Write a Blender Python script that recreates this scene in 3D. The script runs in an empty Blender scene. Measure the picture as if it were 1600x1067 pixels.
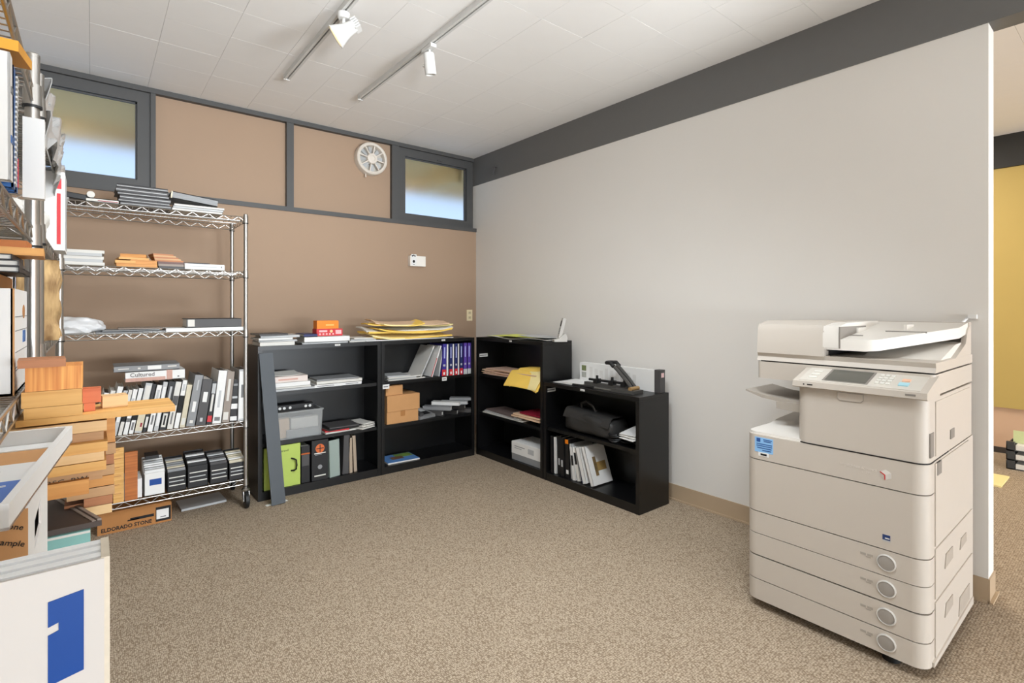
import bpy, bmesh, math, random
from mathutils import Vector, Matrix
random.seed(7)
R = math.radians
sc = bpy.context.scene
C = sc.collection

# ------------------------------------------------------------------ camera, world, light, exposure
EYE = 1.30; F = 810.0; CX = 800.0; HY = 481.0; YAW = R(39.0)
cam = bpy.data.cameras.new('camera'); camo = bpy.data.objects.new('camera', cam); C.objects.link(camo)
camo.location = (0, 0, EYE); camo.rotation_euler = (R(90), 0, -YAW)
cam.sensor_fit = 'HORIZONTAL'; cam.sensor_width = 36.0; cam.lens = 36.0 * F / 1600.0
cam.shift_y = -(533.5 - HY) / 1600.0; cam.clip_start = 0.02
sc.camera = camo

sc.view_settings.view_transform = 'Standard'; sc.view_settings.look = 'None'
sc.view_settings.gamma = 1.0; sc.view_settings.use_curve_mapping = False
sc.view_settings.exposure = -0.02

w = bpy.data.worlds.new('world'); sc.world = w; w.use_nodes = True
nt = w.node_tree; nt.nodes.clear()
wo = nt.nodes.new('ShaderNodeOutputWorld'); wb = nt.nodes.new('ShaderNodeBackground')
tc = nt.nodes.new('ShaderNodeTexCoord'); sx = nt.nodes.new('ShaderNodeSeparateXYZ'); cr = nt.nodes.new('ShaderNodeValToRGB')
cr.color_ramp.elements[0].position = 0.0; cr.color_ramp.elements[0].color = (0.62, 0.79, 1.0, 1)
cr.color_ramp.elements[1].position = 0.9; cr.color_ramp.elements[1].color = (0.30, 0.52, 1.0, 1)
nt.links.new(tc.outputs['Generated'], sx.inputs[0]); nt.links.new(sx.outputs['Z'], cr.inputs[0])
nt.links.new(cr.outputs[0], wb.inputs[0]); wb.inputs[1].default_value = 1.3
nt.links.new(wb.outputs[0], wo.inputs[0])

def area(name, loc, rot, sx_, sy_, power, col=(1, 1, 1)):
    l = bpy.data.lights.new(name, 'AREA'); l.shape = 'RECTANGLE'; l.size = sx_; l.size_y = sy_
    l.energy = power; l.color = col
    o = bpy.data.objects.new(name, l); C.objects.link(o); o.location = loc; o.rotation_euler = rot
    return o
# unseen area lights added behind the camera and next door as fill
W_ = (0.88, 0.945, 1.0)
area('low_upward_fill', (2.4, -7.6, 0.75), (R(112), 0, 0), 7.4, 0.8, 700, W_)  # added low panel standing in for daylight off the ground
area('ceiling_bounce_fill', (1.3, -0.9, 1.55), (R(180), 0, 0), 2.4, 1.0, 8, W_)  # added upward panel, imitates flash bounced off the ceiling
area('neighbour_room_fill', (4.8, 1.6, 2.80), (0, 0, 0), 1.8, 1.2, 62, (1.0, 0.93, 0.82))  # added to brighten the room beyond the partition
def fill_spot(x, y, tx, ty, tz, power, size=95, z=2.66, nm='fill_spot'):
    l = bpy.data.lights.new(nm, 'SPOT'); l.energy = power; l.spot_size = R(size); l.spot_blend = 1.0; l.shadow_soft_size = 0.25; l.color = W_
    o = bpy.data.objects.new(nm, l); C.objects.link(o); o.location = (x, y, z)
    o.rotation_euler = (Vector((x, y, z)) - Vector((tx, ty, tz))).to_track_quat('Z', 'Y').to_euler()
# added spots out of view, with no fixtures of their own
# two of them, behind the camera, brighten the far ceiling
fill_spot(0.6, -0.5, 0.35, 3.2, 3.05, 290, 64, 1.75, 'ceiling_fill_spot'); fill_spot(1.9, -0.7, 1.7, 3.2, 3.05, 290, 64, 1.75, 'ceiling_fill_spot')
fill_spot(1.0, 1.2, 1.2, 2.7, 0.0, 150, 135); fill_spot(1.35, 0.5, 1.7, 2.6, 0.0, 120, 120)  # two more added under the ceiling to light the floor

# ------------------------------------------------------------------ pixel helpers (image is 1600 x 1067): rays into the room
FX, FY = math.sin(YAW), math.cos(YAW); RX, RY = math.cos(YAW), -math.sin(YAW)
def ray(px): 
    l = (px - CX) / F
    return FX + l * RX, FY + l * RY
def xs(px, Y): a, b = ray(px); return a * Y / b           # X where image column px meets plane Y
def ys(px, X): a, b = ray(px); return b * X / a           # Y where image column px meets plane X
def zy(px, py, Y): a, b = ray(px); return EYE - (py - HY) * (Y / b) / F
def zx(px, py, X): a, b = ray(px); return EYE - (py - HY) * (X / a) / F
def onz(px, py, Z):
    t = (EYE - Z) * F / (py - HY); a, b = ray(px)
    return a * t, b * t

# ------------------------------------------------------------------ materials
def lin(v):
    v /= 255.0
    return v / 12.92 if v <= 0.04045 else ((v + 0.055) / 1.055) ** 2.4
def rgb(*c): return (lin(c[0]), lin(c[1]), lin(c[2]), 1.0)
_m = {}
def mat(name, col, rough=0.6, metal=0.0, var=0.06, scale=18.0, spec=0.5, bump=0.0, trans=0.0, emit=0.0, alpha=1.0, ior=1.45, coat=0.0):
    if name in _m: return _m[name]
    m = bpy.data.materials.new(name); m.use_nodes = True; _m[name] = m
    t = m.node_tree; b = t.nodes['Principled BSDF']
    c = rgb(*col)
    tcn = t.nodes.new('ShaderNodeTexCoord'); n = t.nodes.new('ShaderNodeTexNoise')
    n.inputs['Scale'].default_value = scale; n.inputs['Detail'].default_value = 3
    t.links.new(tcn.outputs['Object'], n.inputs['Vector'])
    mx = t.nodes.new('ShaderNodeMix'); mx.data_type = 'RGBA'
    k = 1 - var
    mx.inputs[6].default_value = (c[0] * k, c[1] * k, c[2] * k, 1); mx.inputs[7].default_value = tuple(min(1, v * (1 + var)) for v in c[:3]) + (1,)
    t.links.new(n.outputs['Fac'], mx.inputs[0]); t.links.new(mx.outputs[2], b.inputs['Base Color'])
    b.inputs['Roughness'].default_value = rough; b.inputs['Metallic'].default_value = metal
    b.inputs['Specular IOR Level'].default_value = spec; b.inputs['IOR'].default_value = ior
    b.inputs['Transmission Weight'].default_value = trans; b.inputs['Alpha'].default_value = alpha
    b.inputs['Coat Weight'].default_value = coat
    if emit: b.inputs['Emission Color'].default_value = c; b.inputs['Emission Strength'].default_value = emit
    if bump:
        bp = t.nodes.new('ShaderNodeBump'); bp.inputs['Strength'].default_value = bump; bp.inputs['Distance'].default_value = 0.004
        t.links.new(n.outputs['Fac'], bp.inputs['Height']); t.links.new(bp.outputs[0], b.inputs['Normal'])
    return m
def wood(name, c1, c2, sc_=(2.0, 40.0, 40.0), rough=0.55):
    if name in _m: return _m[name]
    m = bpy.data.materials.new(name); m.use_nodes = True; _m[name] = m
    t = m.node_tree; b = t.nodes['Principled BSDF']
    tcn = t.nodes.new('ShaderNodeTexCoord'); mp = t.nodes.new('ShaderNodeMapping'); n = t.nodes.new('ShaderNodeTexNoise')
    mp.inputs['Scale'].default_value = sc_; n.inputs['Scale'].default_value = 1.6; n.inputs['Detail'].default_value = 4; n.inputs['Distortion'].default_value = 0.4
    t.links.new(tcn.outputs['Object'], mp.inputs[0]); t.links.new(mp.outputs[0], n.inputs['Vector'])
    r = t.nodes.new('ShaderNodeValToRGB'); r.color_ramp.elements[0].position = 0.32; r.color_ramp.elements[1].position = 0.68
    r.color_ramp.elements[0].color = rgb(*c1); r.color_ramp.elements[1].color = rgb(*c2)
    t.links.new(n.outputs['Fac'], r.inputs[0]); t.links.new(r.outputs[0], b.inputs['Base Color'])
    b.inputs['Roughness'].default_value = rough
    return m
def carpet():
    m = bpy.data.materials.new('loop_carpet'); m.use_nodes = True
    t = m.node_tree; b = t.nodes['Principled BSDF']
    tcn = t.nodes.new('ShaderNodeTexCoord'); mp = t.nodes.new('ShaderNodeMapping')
    mp.inputs['Scale'].default_value = (165, 112, 100); mp.inputs['Rotation'].default_value = (0, 0, R(0))
    t.links.new(tcn.outputs['Object'], mp.inputs[0])
    v = t.nodes.new('ShaderNodeTexVoronoi'); v.inputs['Scale'].default_value = 1.0; v.inputs['Randomness'].default_value = 0.55
    t.links.new(mp.outputs[0], v.inputs['Vector'])
    r = t.nodes.new('ShaderNodeValToRGB')
    r.color_ramp.elements[0].position = 0.12; r.color_ramp.elements[0].color = rgb(206, 189, 166)
    r.color_ramp.elements[1].position = 0.72; r.color_ramp.elements[1].color = rgb(132, 114, 94)
    t.links.new(v.outputs['Distance'], r.inputs[0])
    n = t.nodes.new('ShaderNodeTexNoise'); n.inputs['Scale'].default_value = 1.7; n.inputs['Detail'].default_value = 5
    t.links.new(tcn.outputs['Object'], n.inputs['Vector'])
    r2 = t.nodes.new('ShaderNodeValToRGB'); r2.color_ramp.elements[0].position = 0.3; r2.color_ramp.elements[0].color = (0.93, 0.93, 0.93, 1)
    r2.color_ramp.elements[1].position = 0.7; r2.color_ramp.elements[1].color = (1, 1, 1, 1)
    t.links.new(n.outputs['Fac'], r2.inputs[0])
    mx = t.nodes.new('ShaderNodeMix'); mx.data_type = 'RGBA'; mx.blend_type = 'MULTIPLY'; mx.inputs[0].default_value = 1
    t.links.new(r.outputs[0], mx.inputs[6]); t.links.new(r2.outputs[0], mx.inputs[7]); t.links.new(mx.outputs[2], b.inputs['Base Color'])
    iv = t.nodes.new('ShaderNodeMath'); iv.operation = 'SUBTRACT'; iv.inputs[0].default_value = 1.0; t.links.new(v.outputs['Distance'], iv.inputs[1])
    bp = t.nodes.new('ShaderNodeBump'); bp.inputs['Strength'].default_value = 0.5; bp.inputs['Distance'].default_value = 0.004
    t.links.new(iv.outputs[0], bp.inputs['Height']); t.links.new(bp.outputs[0], b.inputs['Normal'])
    b.inputs['Roughness'].default_value = 0.95; b.inputs['Specular IOR Level'].default_value = 0.1
    return m
CARPET = carpet()
WHITEWALL = mat('white_wall_paint', (229, 225, 219), 0.75, var=0.015, scale=3, spec=0.25)
TAN = mat('tan_wall_paint', (163, 138, 116), 0.75, var=0.015, scale=3, spec=0.25)
CEIL = mat('ceiling_tile_white', (243, 240, 236), 0.85, var=0.015, scale=9, spec=0.2)
SEAM = mat('ceiling_backing', (110, 106, 100), 0.9)
GREYTRIM = mat('charcoal_trim_paint', (74, 73, 72), 0.55, var=0.04)
BEAMP = mat('grey_beam_paint', (106, 105, 103), 0.55, var=0.03)
BASE = mat('taupe_baseboard_vinyl', (184, 162, 135), 0.5, var=0.03)
WHITE = mat('white_card', (228, 227, 224), 0.6, var=0.02)
PAPER = mat('paper_edges', (226, 222, 214), 0.8, var=0.08, scale=120)
OFFW = mat('off_white_paper', (216, 213, 206), 0.7, var=0.04)
GREY = mat('grey_cover', (140, 141, 142), 0.55, var=0.05)
LGREY = mat('light_grey_cover', (186, 187, 187), 0.55, var=0.05)
DGREY = mat('dark_grey_cover', (74, 72, 72), 0.5, var=0.06)
BLACK = mat('black_cover', (30, 29, 30), 0.45, var=0.1)
INK = mat('black_print', (24, 23, 24), 0.7, var=0.02)
GINK = mat('grey_print', (120, 120, 120), 0.7, var=0.02)
TAUPE = mat('taupe_cover', (150, 138, 128), 0.6, var=0.05)
CREAM = mat('cream_stone_print', (206, 196, 172), 0.6, var=0.14, scale=60)
BLUE = mat('blue_cover', (44, 96, 160), 0.45, var=0.05)
NAVY = mat('navy_cover', (36, 44, 96), 0.45, var=0.05)
INDIGO = mat('indigo_cover', (58, 50, 140), 0.4, var=0.05)
VIOLET = mat('violet_cover', (92, 66, 160), 0.4, var=0.05)
RED = mat('red_print', (200, 46, 52), 0.5, var=0.05)
MAROON = mat('maroon_folder', (140, 26, 48), 0.55, var=0.05)
ORANGE = mat('orange_card', (240, 132, 18), 0.5, var=0.05)
RUST = mat('rust_card', (178, 86, 22), 0.5, var=0.06)
KRAFT = mat('kraft_cardboard', (196, 146, 96), 0.75, var=0.06)
KRAFTD = mat('kraft_cardboard_dark', (172, 118, 66), 0.75, var=0.07)
MANILA = mat('manila_folder', (222, 190, 158), 0.7, var=0.04)
YELLOW = mat('yellow_envelope', (244, 204, 96), 0.6, var=0.06)
PALEY = mat('pale_yellow_paper', (242, 224, 160), 0.65, var=0.04)
LIME = mat('lime_paper', (216, 222, 110), 0.65, var=0.04)
GREEN = mat('lime_green_case', (176, 196, 92), 0.45, var=0.04)
TEAL = mat('teal_case', (128, 178, 172), 0.4, var=0.06)
SAGE = mat('sage_grey_cover', (150, 163, 156), 0.5, var=0.05)
BROWNCARD = mat('brown_board', (78, 66, 60), 0.6, var=0.08)
PINK = mat('pink_stone_print', (196, 156, 142), 0.6, var=0.18, scale=70)
TAPE = mat('blue_tape', (0, 64, 142), 0.45, var=0.05)
CHROME = mat('chrome_wire', (176, 173, 168), 0.34, 1.0, var=0.03)
RUBBER = mat('black_rubber', (22, 22, 23), 0.5, var=0.05)
CASE = mat('black_metal_bookcase', (11, 11, 12), 0.36, 0.0, var=0.08, spec=0.65)
SLATE = mat('slate_blue_plank', (64, 69, 74), 0.45, var=0.03)
COPY = mat('copier_plastic', (198, 189, 178), 0.42, var=0.015, scale=8)
COPYL = mat('copier_light_plastic', (226, 221, 213), 0.42, var=0.015, scale=8)
COPYD = mat('copier_grey_plastic', (136, 130, 123), 0.5, var=0.03)
SEAMD = mat('copier_dark_gap', (34, 31, 29), 0.7, var=0.03)
SILVER = mat('silver_button', (222, 220, 216), 0.3, 0.3, var=0.03)
SCREEN = mat('display_glass', (96, 95, 88), 0.2, var=0.03)
CLEARP = mat('clear_plastic', (236, 238, 238), 0.25, var=0.02, trans=0.75, ior=1.15, alpha=0.75)
BAG = mat('crumpled_clear_bag', (178, 177, 175), 0.3, var=0.1, trans=0.35, ior=1.1)
BAGW = mat('white_plastic_bag', (228, 229, 230), 0.35, var=0.04)
FIR = wood('fir_wood', (192, 126, 56), (222, 162, 88))
FIRE_ = wood('fir_end_grain', (198, 112, 40), (238, 170, 88), (95.0, 3.0, 3.0))
PINE = wood('pine_wood', (204, 148, 74), (230, 182, 110))
PALEW = wood('pale_wood', (212, 170, 116), (232, 196, 146))
CEDAR = wood('cedar_wood', (158, 98, 58), (186, 124, 80))
TANW = wood('tan_plywood', (176, 132, 88), (206, 164, 116))
REDW = wood('red_stained_wood', (188, 92, 50), (214, 120, 76))
OAKW = wood('orange_stained_wood', (160, 88, 36), (196, 116, 52))
BARK = wood('rough_bark_wood', (120, 88, 52), (206, 172, 120), (30, 30, 4.0), 0.8)

# ------------------------------------------------------------------ mesh helpers
class B:
    def __init__(s): s.bm = bmesh.new()
    def box(s, a, b, M=None):
        vs = []
        for z in (a[2], b[2]):
            for y in (a[1], b[1]):
                for x in (a[0], b[0]):
                    v = Vector((x, y, z)); vs.append(s.bm.verts.new(M @ v if M else v))
        for f in ((0, 2, 3, 1), (4, 5, 7, 6), (0, 1, 5, 4), (2, 6, 7, 3), (0, 4, 6, 2), (1, 3, 7, 5)):
            s.bm.faces.new([vs[i] for i in f])
        return s
    def cyl(s, p0, p1, r, n=12, r1=None):
        p0, p1 = Vector(p0), Vector(p1); d = (p1 - p0); q = d.to_track_quat('Z', 'Y').to_matrix()
        r1 = r if r1 is None else r1
        a = [s.bm.verts.new(p0 + q @ Vector((r * math.cos(2 * math.pi * i / n), r * math.sin(2 * math.pi * i / n), 0))) for i in range(n)]
        b = [s.bm.verts.new(p1 + q @ Vector((r1 * math.cos(2 * math.pi * i / n), r1 * math.sin(2 * math.pi * i / n), 0))) for i in range(n)]
        for i in range(n): s.bm.faces.new((a[i], a[(i + 1) % n], b[(i + 1) % n], b[i]))
        s.bm.faces.new(a[::-1]); s.bm.faces.new(b)
        return s
    def prism(s, poly, fn, h0, h1):
        """polygon [(u,v)] extruded from h0 to h1; fn(u,v,h) gives the point"""
        a = [s.bm.verts.new(fn(u, v, h0)) for u, v in poly]; b = [s.bm.verts.new(fn(u, v, h1)) for u, v in poly]
        n = len(poly)
        for i in range(n): s.bm.faces.new((a[i], a[(i + 1) % n], b[(i + 1) % n], b[i]))
        s.bm.faces.new(a[::-1]); s.bm.faces.new(b)
        return s
    def lathe(s, prof, fn, n=32):
        """profile [(r,h)] revolved; fn(x,y,h)"""
        rings = [[s.bm.verts.new(fn(r * math.cos(2 * math.pi * i / n), r * math.sin(2 * math.pi * i / n), h)) for i in range(n)] for r, h in prof]
        for a, b in zip(rings, rings[1:]):
            for i in range(n): s.bm.faces.new((a[i], a[(i + 1) % n], b[(i + 1) % n], b[i]))
        s.bm.faces.new(rings[0][::-1]); s.bm.faces.new(rings[-1])
        return s
    def tube(s, pts, r, n=6):
        pts = [Vector(p) for p in pts]; rings = []
        for i, p in enumerate(pts):
            d = (pts[min(i + 1, len(pts) - 1)] - pts[max(i - 1, 0)]).normalized(); q = d.to_track_quat('Z', 'Y').to_matrix()
            rings.append([s.bm.verts.new(p + q @ Vector((r * math.cos(2 * math.pi * k / n), r * math.sin(2 * math.pi * k / n), 0))) for k in range(n)])
        for a, b in zip(rings, rings[1:]):
            for i in range(n): s.bm.faces.new((a[i], a[(i + 1) % n], b[(i + 1) % n], b[i]))
        s.bm.faces.new(rings[0][::-1]); s.bm.faces.new(rings[-1])
        return s
    def sheet(s, w, d, T, fn, nx=10, ny=8):
        """thin solid centred at 0: fn(x,y) gives the lift"""
        g = {}
        for k, dz in ((0, 0.0), (1, T)):
            for i in range(nx + 1):
                for j in range(ny + 1):
                    x = -w / 2 + w * i / nx; y = d * j / ny
                    g[k, i, j] = s.bm.verts.new((x, y, fn(x, y) + dz))
        for i in range(nx):
            for j in range(ny):
                s.bm.faces.new((g[0, i, j], g[0, i, j + 1], g[0, i + 1, j + 1], g[0, i + 1, j]))
                s.bm.faces.new((g[1, i, j], g[1, i + 1, j], g[1, i + 1, j + 1], g[1, i, j + 1]))
        for i in range(nx):
            s.bm.faces.new((g[0, i, 0], g[0, i + 1, 0], g[1, i + 1, 0], g[1, i, 0])); s.bm.faces.new((g[0, i + 1, ny], g[0, i, ny], g[1, i, ny], g[1, i + 1, ny]))
        for j in range(ny):
            s.bm.faces.new((g[0, 0, j + 1], g[0, 0, j], g[1, 0, j], g[1, 0, j + 1])); s.bm.faces.new((g[0, nx, j], g[0, nx, j + 1], g[1, nx, j + 1], g[1, nx, j]))
        return s
    def bevel(s, r, seg=2, angle=30):
        ed = [e for e in s.bm.edges if len(e.link_faces) == 2 and e.calc_face_angle(0) > R(angle)]
        bmesh.ops.bevel(s.bm, geom=ed, offset=r, segments=seg, affect='EDGES', profile=0.5, clamp_overlap=True)
        return s
    def mesh(s, name, m, smooth=False):
        bmesh.ops.recalc_face_normals(s.bm, faces=s.bm.faces[:])
        me = bpy.data.meshes.new(name); s.bm.to_mesh(me); s.bm.free()
        me.materials.append(m)
        if smooth:
            me.polygons.foreach_set('use_smooth', [True] * len(me.polygons))
            if hasattr(me, 'set_sharp_from_angle'): me.set_sharp_from_angle(angle=R(smooth if smooth is not True else 40))
        return me
    def build(s, name, m, parent=None, loc=(0, 0, 0), rot=(0, 0, 0), smooth=False):
        return link(name, s.mesh(name, m, smooth), parent, loc, rot)
def link(name, me, parent=None, loc=(0, 0, 0), rot=(0, 0, 0)):
    o = bpy.data.objects.new(name, me); C.objects.link(o); o.location = loc; o.rotation_euler = rot
    if parent: o.parent = parent
    return o
def tag(o, label, cat, group=None):
    o['label'] = label; o['category'] = cat
    if group: o['group'] = group
    return o
def thing(name, label, cat, loc=(0, 0, 0), rot=(0, 0, 0), group=None):
    o = bpy.data.objects.new(name, None); C.objects.link(o); o.location = loc; o.rotation_euler = rot; o.empty_display_size = 0.05
    return tag(o, label, cat, group)
def struct(o):
    o['kind'] = 'structure'; return o
def stuff(o):
    o['kind'] = 'stuff'; return o
def bx(name, a, b, m, parent=None, bev=0.0, seg=2, org=None):
    """a box given by corners; as a top-level object its origin is moved to the base centre"""
    q = B()
    if parent is None:
        o_ = Vector(((a[0] + b[0]) / 2, (a[1] + b[1]) / 2, min(a[2], b[2])))
        q.box(Vector(a) - o_, Vector(b) - o_)
    else:
        o_ = (0, 0, 0); q.box(a, b)
    if bev: q.bevel(bev, seg)
    return q.build(name, m, parent, o_, smooth=40 if bev else False)
def text(name, s_, size, m, parent, loc, rot, bold=0.0, sx_=1.0, align='LEFT'):
    cu = bpy.data.curves.new(name, 'FONT'); cu.body = s_; cu.size = size; cu.extrude = 0.0003; cu.offset = bold; cu.align_x = align; cu.resolution_u = 2
    o = bpy.data.objects.new(name, cu); me = bpy.data.meshes.new_from_object(o); bpy.data.objects.remove(o); bpy.data.curves.remove(cu)
    me.materials.clear(); me.materials.append(m)
    for v in me.vertices: v.co.x *= sx_
    return link(name, me, parent, loc, rot)

class Fr:
    """a place to set things out: s runs left to right along its front, d goes in from the front"""
    def __init__(s, ox, oy, rz): s.ox, s.oy, s.rz = ox, oy, rz
    def p(s, a, d, z): c, n = math.cos(s.rz), math.sin(s.rz); return (s.ox + a * c - d * n, s.oy + a * n + d * c, z)

def vol(name, label, cat, fr, s, d, z, T, D, H, cover, pages=PAPER, flat=False, lean=0.0, yaw=0.0, bands=(), group=None, board=0.0025, solid=False, roll=0.0, tilt=0.0):
    """book, binder or case. Stands spine forward, or lies flat with its spine forward. bands: (h0,h1,t0,t1,material) on the spine in 0..1"""
    lz = z + (abs(math.sin(lean)) * T / 2 if not flat else 0)
    r = thing(name, label, cat, fr.p(s, d, lz), (tilt, lean, fr.rz + yaw), group)
    mp = (lambda t, q, h: (h - H / 2, q, t)) if flat else (lambda t, q, h: (t - T / 2, q, h))
    def bxx(b, t0, t1, q0, q1, h0, h1):
        p, q = mp(t0, q0, h0), mp(t1, q1, h1)
        b.box(tuple(min(u, v) for u, v in zip(p, q)), tuple(max(u, v) for u, v in zip(p, q)))
    if solid:
        b = B(); bxx(b, 0, T, 0, D, 0, H); b.bevel(min(0.002, T * 0.12), 2); b.build('body', cover, r, smooth=40)
    else:
        b = B(); bxx(b, 0, board, 0, D, 0, H); bxx(b, T - board, T, 0, D, 0, H); bxx(b, 0, T, 0, board, 0, H)
        b.build('cover', cover, r)
        b = B(); e = min(0.006, H * 0.03); bxx(b, board * 1.05, T - board * 1.05, board * 1.1, D - e, e, H - e); b.build('pages', pages, r)
    for i, (h0, h1, t0, t1, m) in enumerate(bands):
        b = B(); bxx(b, t0 * T, t1 * T, -0.0009 - 0.0002 * i, 0.0004, h0 * H, h1 * H); b.build('spine_label' if (h1 - h0) * (t1 - t0) > 0.04 else 'printed_line', m, r)
    return r
ORD = ['first', 'second', 'third', 'fourth', 'fifth', 'sixth', 'seventh', 'eighth', 'ninth', 'tenth', 'eleventh', 'twelfth', 'thirteenth', 'fourteenth', 'fifteenth', 'sixteenth', 'seventeenth', 'eighteenth', 'nineteenth', 'twentieth', 'twenty-first', 'twenty-second', 'twenty-third', 'twenty-fourth', 'twenty-fifth']

# ------------------------------------------------------------------ the room
XR, XL = 3.07, -0.62               # right partition face, left wall face
YB, YT = 4.38, 4.45                # lower back wall face, recessed transom face
ZC = 2.84; XF = 6.35; YW = 0.454   # ceiling, far wall of the neighbouring room, end of the partition
YN = -8.0                          # shop front behind the camera
struct(bx('floor', (XL - 0.2, YN - 0.2, -0.1), (XF + 0.2, YT + 0.2, 0.0), CARPET))
ceiling = struct(bx('ceiling', (XL - 0.2, YN - 0.2, ZC + 0.013), (XF + 0.2, YT + 0.2, ZC + 0.12), SEAM))
# ceiling tiles, each a thin bevelled slab
P = 0.3125
def tile_mesh(a, b_):
    q = B(); q.box((0.0006, 0.0006, 0), (a - 0.0006, b_ - 0.0006, 0.0145)); q.bevel(0.0012, 1)
    return q.mesh('ceiling_tile', CEIL)
co = Vector(ceiling.location)
tm = tile_mesh(P, P)
ntile = 0
def put_tile(me, x, y):
    o = bpy.data.objects.new('ceiling_tile', me); C.objects.link(o); o.parent = ceiling
    o.location = Vector((x, y, ZC + random.uniform(-0.0003, 0.0003))) - co
cols = [XL] + [-0.012 - P + P * k for k in range(0, 12)]
x0 = -0.012 - P
while x0 < XR - 0.02:
    y0 = 1.109 - P
    while y0 < YT - 0.01:
        wx = min(P, XR - x0); wy = min(P, YT - y0)
        put_tile(tm if wx == P and wy == P else tile_mesh(wx, wy), x0, y0); y0 += P
    x0 += P
big = tile_mesh(0.61, 0.61)
for k in range(5):
    for j in (-1, 0, 1, 2): put_tile(big, 5.73 - 0.61 * k, 0.472 + 0.61 * j)
# the rest of the ceiling, behind and beside the camera
bx('ceiling_field', Vector((XL, YN, ZC)) - co, Vector((XR, 1.109 - P, ZC + 0.0145)) - co, CEIL, ceiling)
bx('ceiling_field', Vector((XL, 1.109 - P, ZC)) - co, Vector((-0.012 - P, YT, ZC + 0.0145)) - co, CEIL, ceiling)
bx('ceiling_field', Vector((XR, YN, ZC)) - co, Vector((XF, 0.472 - 0.61, ZC + 0.0145)) - co, CEIL, ceiling)
bx('ceiling_field', Vector((XR + 0.02, 0.472 - 0.61, ZC)) - co, Vector((5.73 - 0.61 * 4, 2.302, ZC + 0.0145)) - co, CEIL, ceiling)

struct(bx('wall_left', (XL - 0.12, YN, 0), (XL, YT + 0.12, ZC + 0.01), WHITEWALL))
wb_ = struct(bx('wall_back', (XL, YB, 0), (XR, YT + 0.12, 2.078), TAN))
bx_back_side = struct(bx('wall_back_neighbour', (XR + 0.115, YB, 0), (XF, YT + 0.12, ZC + 0.01), WHITEWALL))
# transom band: rail, head, mullions, two tan panels, two windows
tr = struct(bx('trim_1', (XL, YB - 0.012, 2.078), (XR, YT + 0.05, 2.114), GREYTRIM, bev=0.002))
zt0 = 2.114; hd = 0.035
struct(bx('trim_2', (XL, YT - 0.045, ZC - hd), (XR, YT + 0.05, ZC), GREYTRIM, bev=0.002))
MX = [(xs(235, YT - 0.02), xs(243, YT - 0.02)), (xs(447, YT - 0.02), xs(458, YT - 0.02)), (xs(611, YT - 0.02), xs(622, YT - 0.02))]
for i, (a, b_) in enumerate(MX): struct(bx('trim_%d' % (i + 3), (a, YT - 0.04, zt0), (b_, YT + 0.05, ZC - hd), GREYTRIM, bev=0.002))
struct(bx('trim_6', (MX[0][1], YT, zt0), (MX[1][0], YT + 0.05, ZC - hd), TAN))
struct(bx('trim_7', (MX[1][1], YT, zt0), (MX[2][0], YT + 0.05, ZC - hd), TAN))
struct(bx('wall_back_upper', (XL, YT + 0.05, zt0), (xs(60, YT) - 0.6, YT + 0.12, ZC), TAN))
struct(bx('wall_back_header', (MX[0][1] - 0.03, YT + 0.05, zt0), (MX[2][0] + 0.03, YT + 0.12, ZC), TAN))
FROST = mat('frosted_glass', (244, 247, 250), 0.42, var=0.0, trans=1.0, ior=1.18, spec=0.3)
def window(n, x0, x1, fw):
    z0, z1 = zt0, ZC - hd
    r = bpy.data.objects.new('window_%d' % n, None); C.objects.link(r); r.location = ((x0 + x1) / 2, YT, z0); struct(r)
    cx = (x0 + x1) / 2
    q = B()
    hw = (x1 - x0) / 2; h = z1 - z0
    q.box((-hw, -0.02, 0), (hw, 0.045, fw)); q.box((-hw, -0.02, h - fw), (hw, 0.045, h)); q.box((-hw, -0.02, fw), (-hw + fw, 0.045, h - fw)); q.box((hw - fw, -0.02, fw), (hw, 0.045, h - fw))
    q.bevel(0.003, 1); q.build('window_frame', GREYTRIM, r)
    q = B(); i = fw; s_ = 0.010
    for a, b_ in (((-hw + i, 0.005, i), (hw - i, 0.02, i + s_)), ((-hw + i, 0.005, h - i - s_), (hw - i, 0.02, h - i)), ((-hw + i, 0.005, i), (-hw + i + s_, 0.02, h - i)), ((hw - i - s_, 0.005, i), (hw - i, 0.02, h - i))): q.box(a, b_)
    q.build('glazing_bead', GREYTRIM, r)
    bx('pane', (-hw + i, 0.022, i), (hw - i, 0.027, h - i), FROST, r)
    return r
w1 = window(1, XL + 0.005, MX[0][0], 0.075)
w2 = window(2, MX[2][1], XR - 0.005, 0.075)
# small latch on the window head
bx('latch', (0.0, -0.03, ZC - hd - zt0 - 0.06), (0.05, -0.018, ZC - hd - zt0 - 0.05), GREYTRIM, w2, 0.002)
# eave outside over the transom windows with rafter tails, seen blurred through the frosted panes
EAVE = mat('eave_boards', (250, 216, 150), 0.8, var=0.05)
struct(bx('trim_eave', (XL - 1.5, YT + 0.16, 2.80), (XR + 1.5, YT + 1.05, 2.86), EAVE))
for i, x in enumerate((XL - 0.3, 0.9, 2.1, 2.96)): struct(bx('trim_rafter', (x, YT + 0.16, 2.62), (x + 0.09, YT + 0.95, 2.80), EAVE))
struct(bx('trim_fascia', (XL - 1.5, YT + 1.05, 2.66), (XR + 1.5, YT + 1.09, 2.88), EAVE))
struct(bx('ground_outside', (-8, YT + 0.3, -0.2), (12, 16, -0.1), mat('pale_ground', (226, 220, 208), 0.9)))

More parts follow.
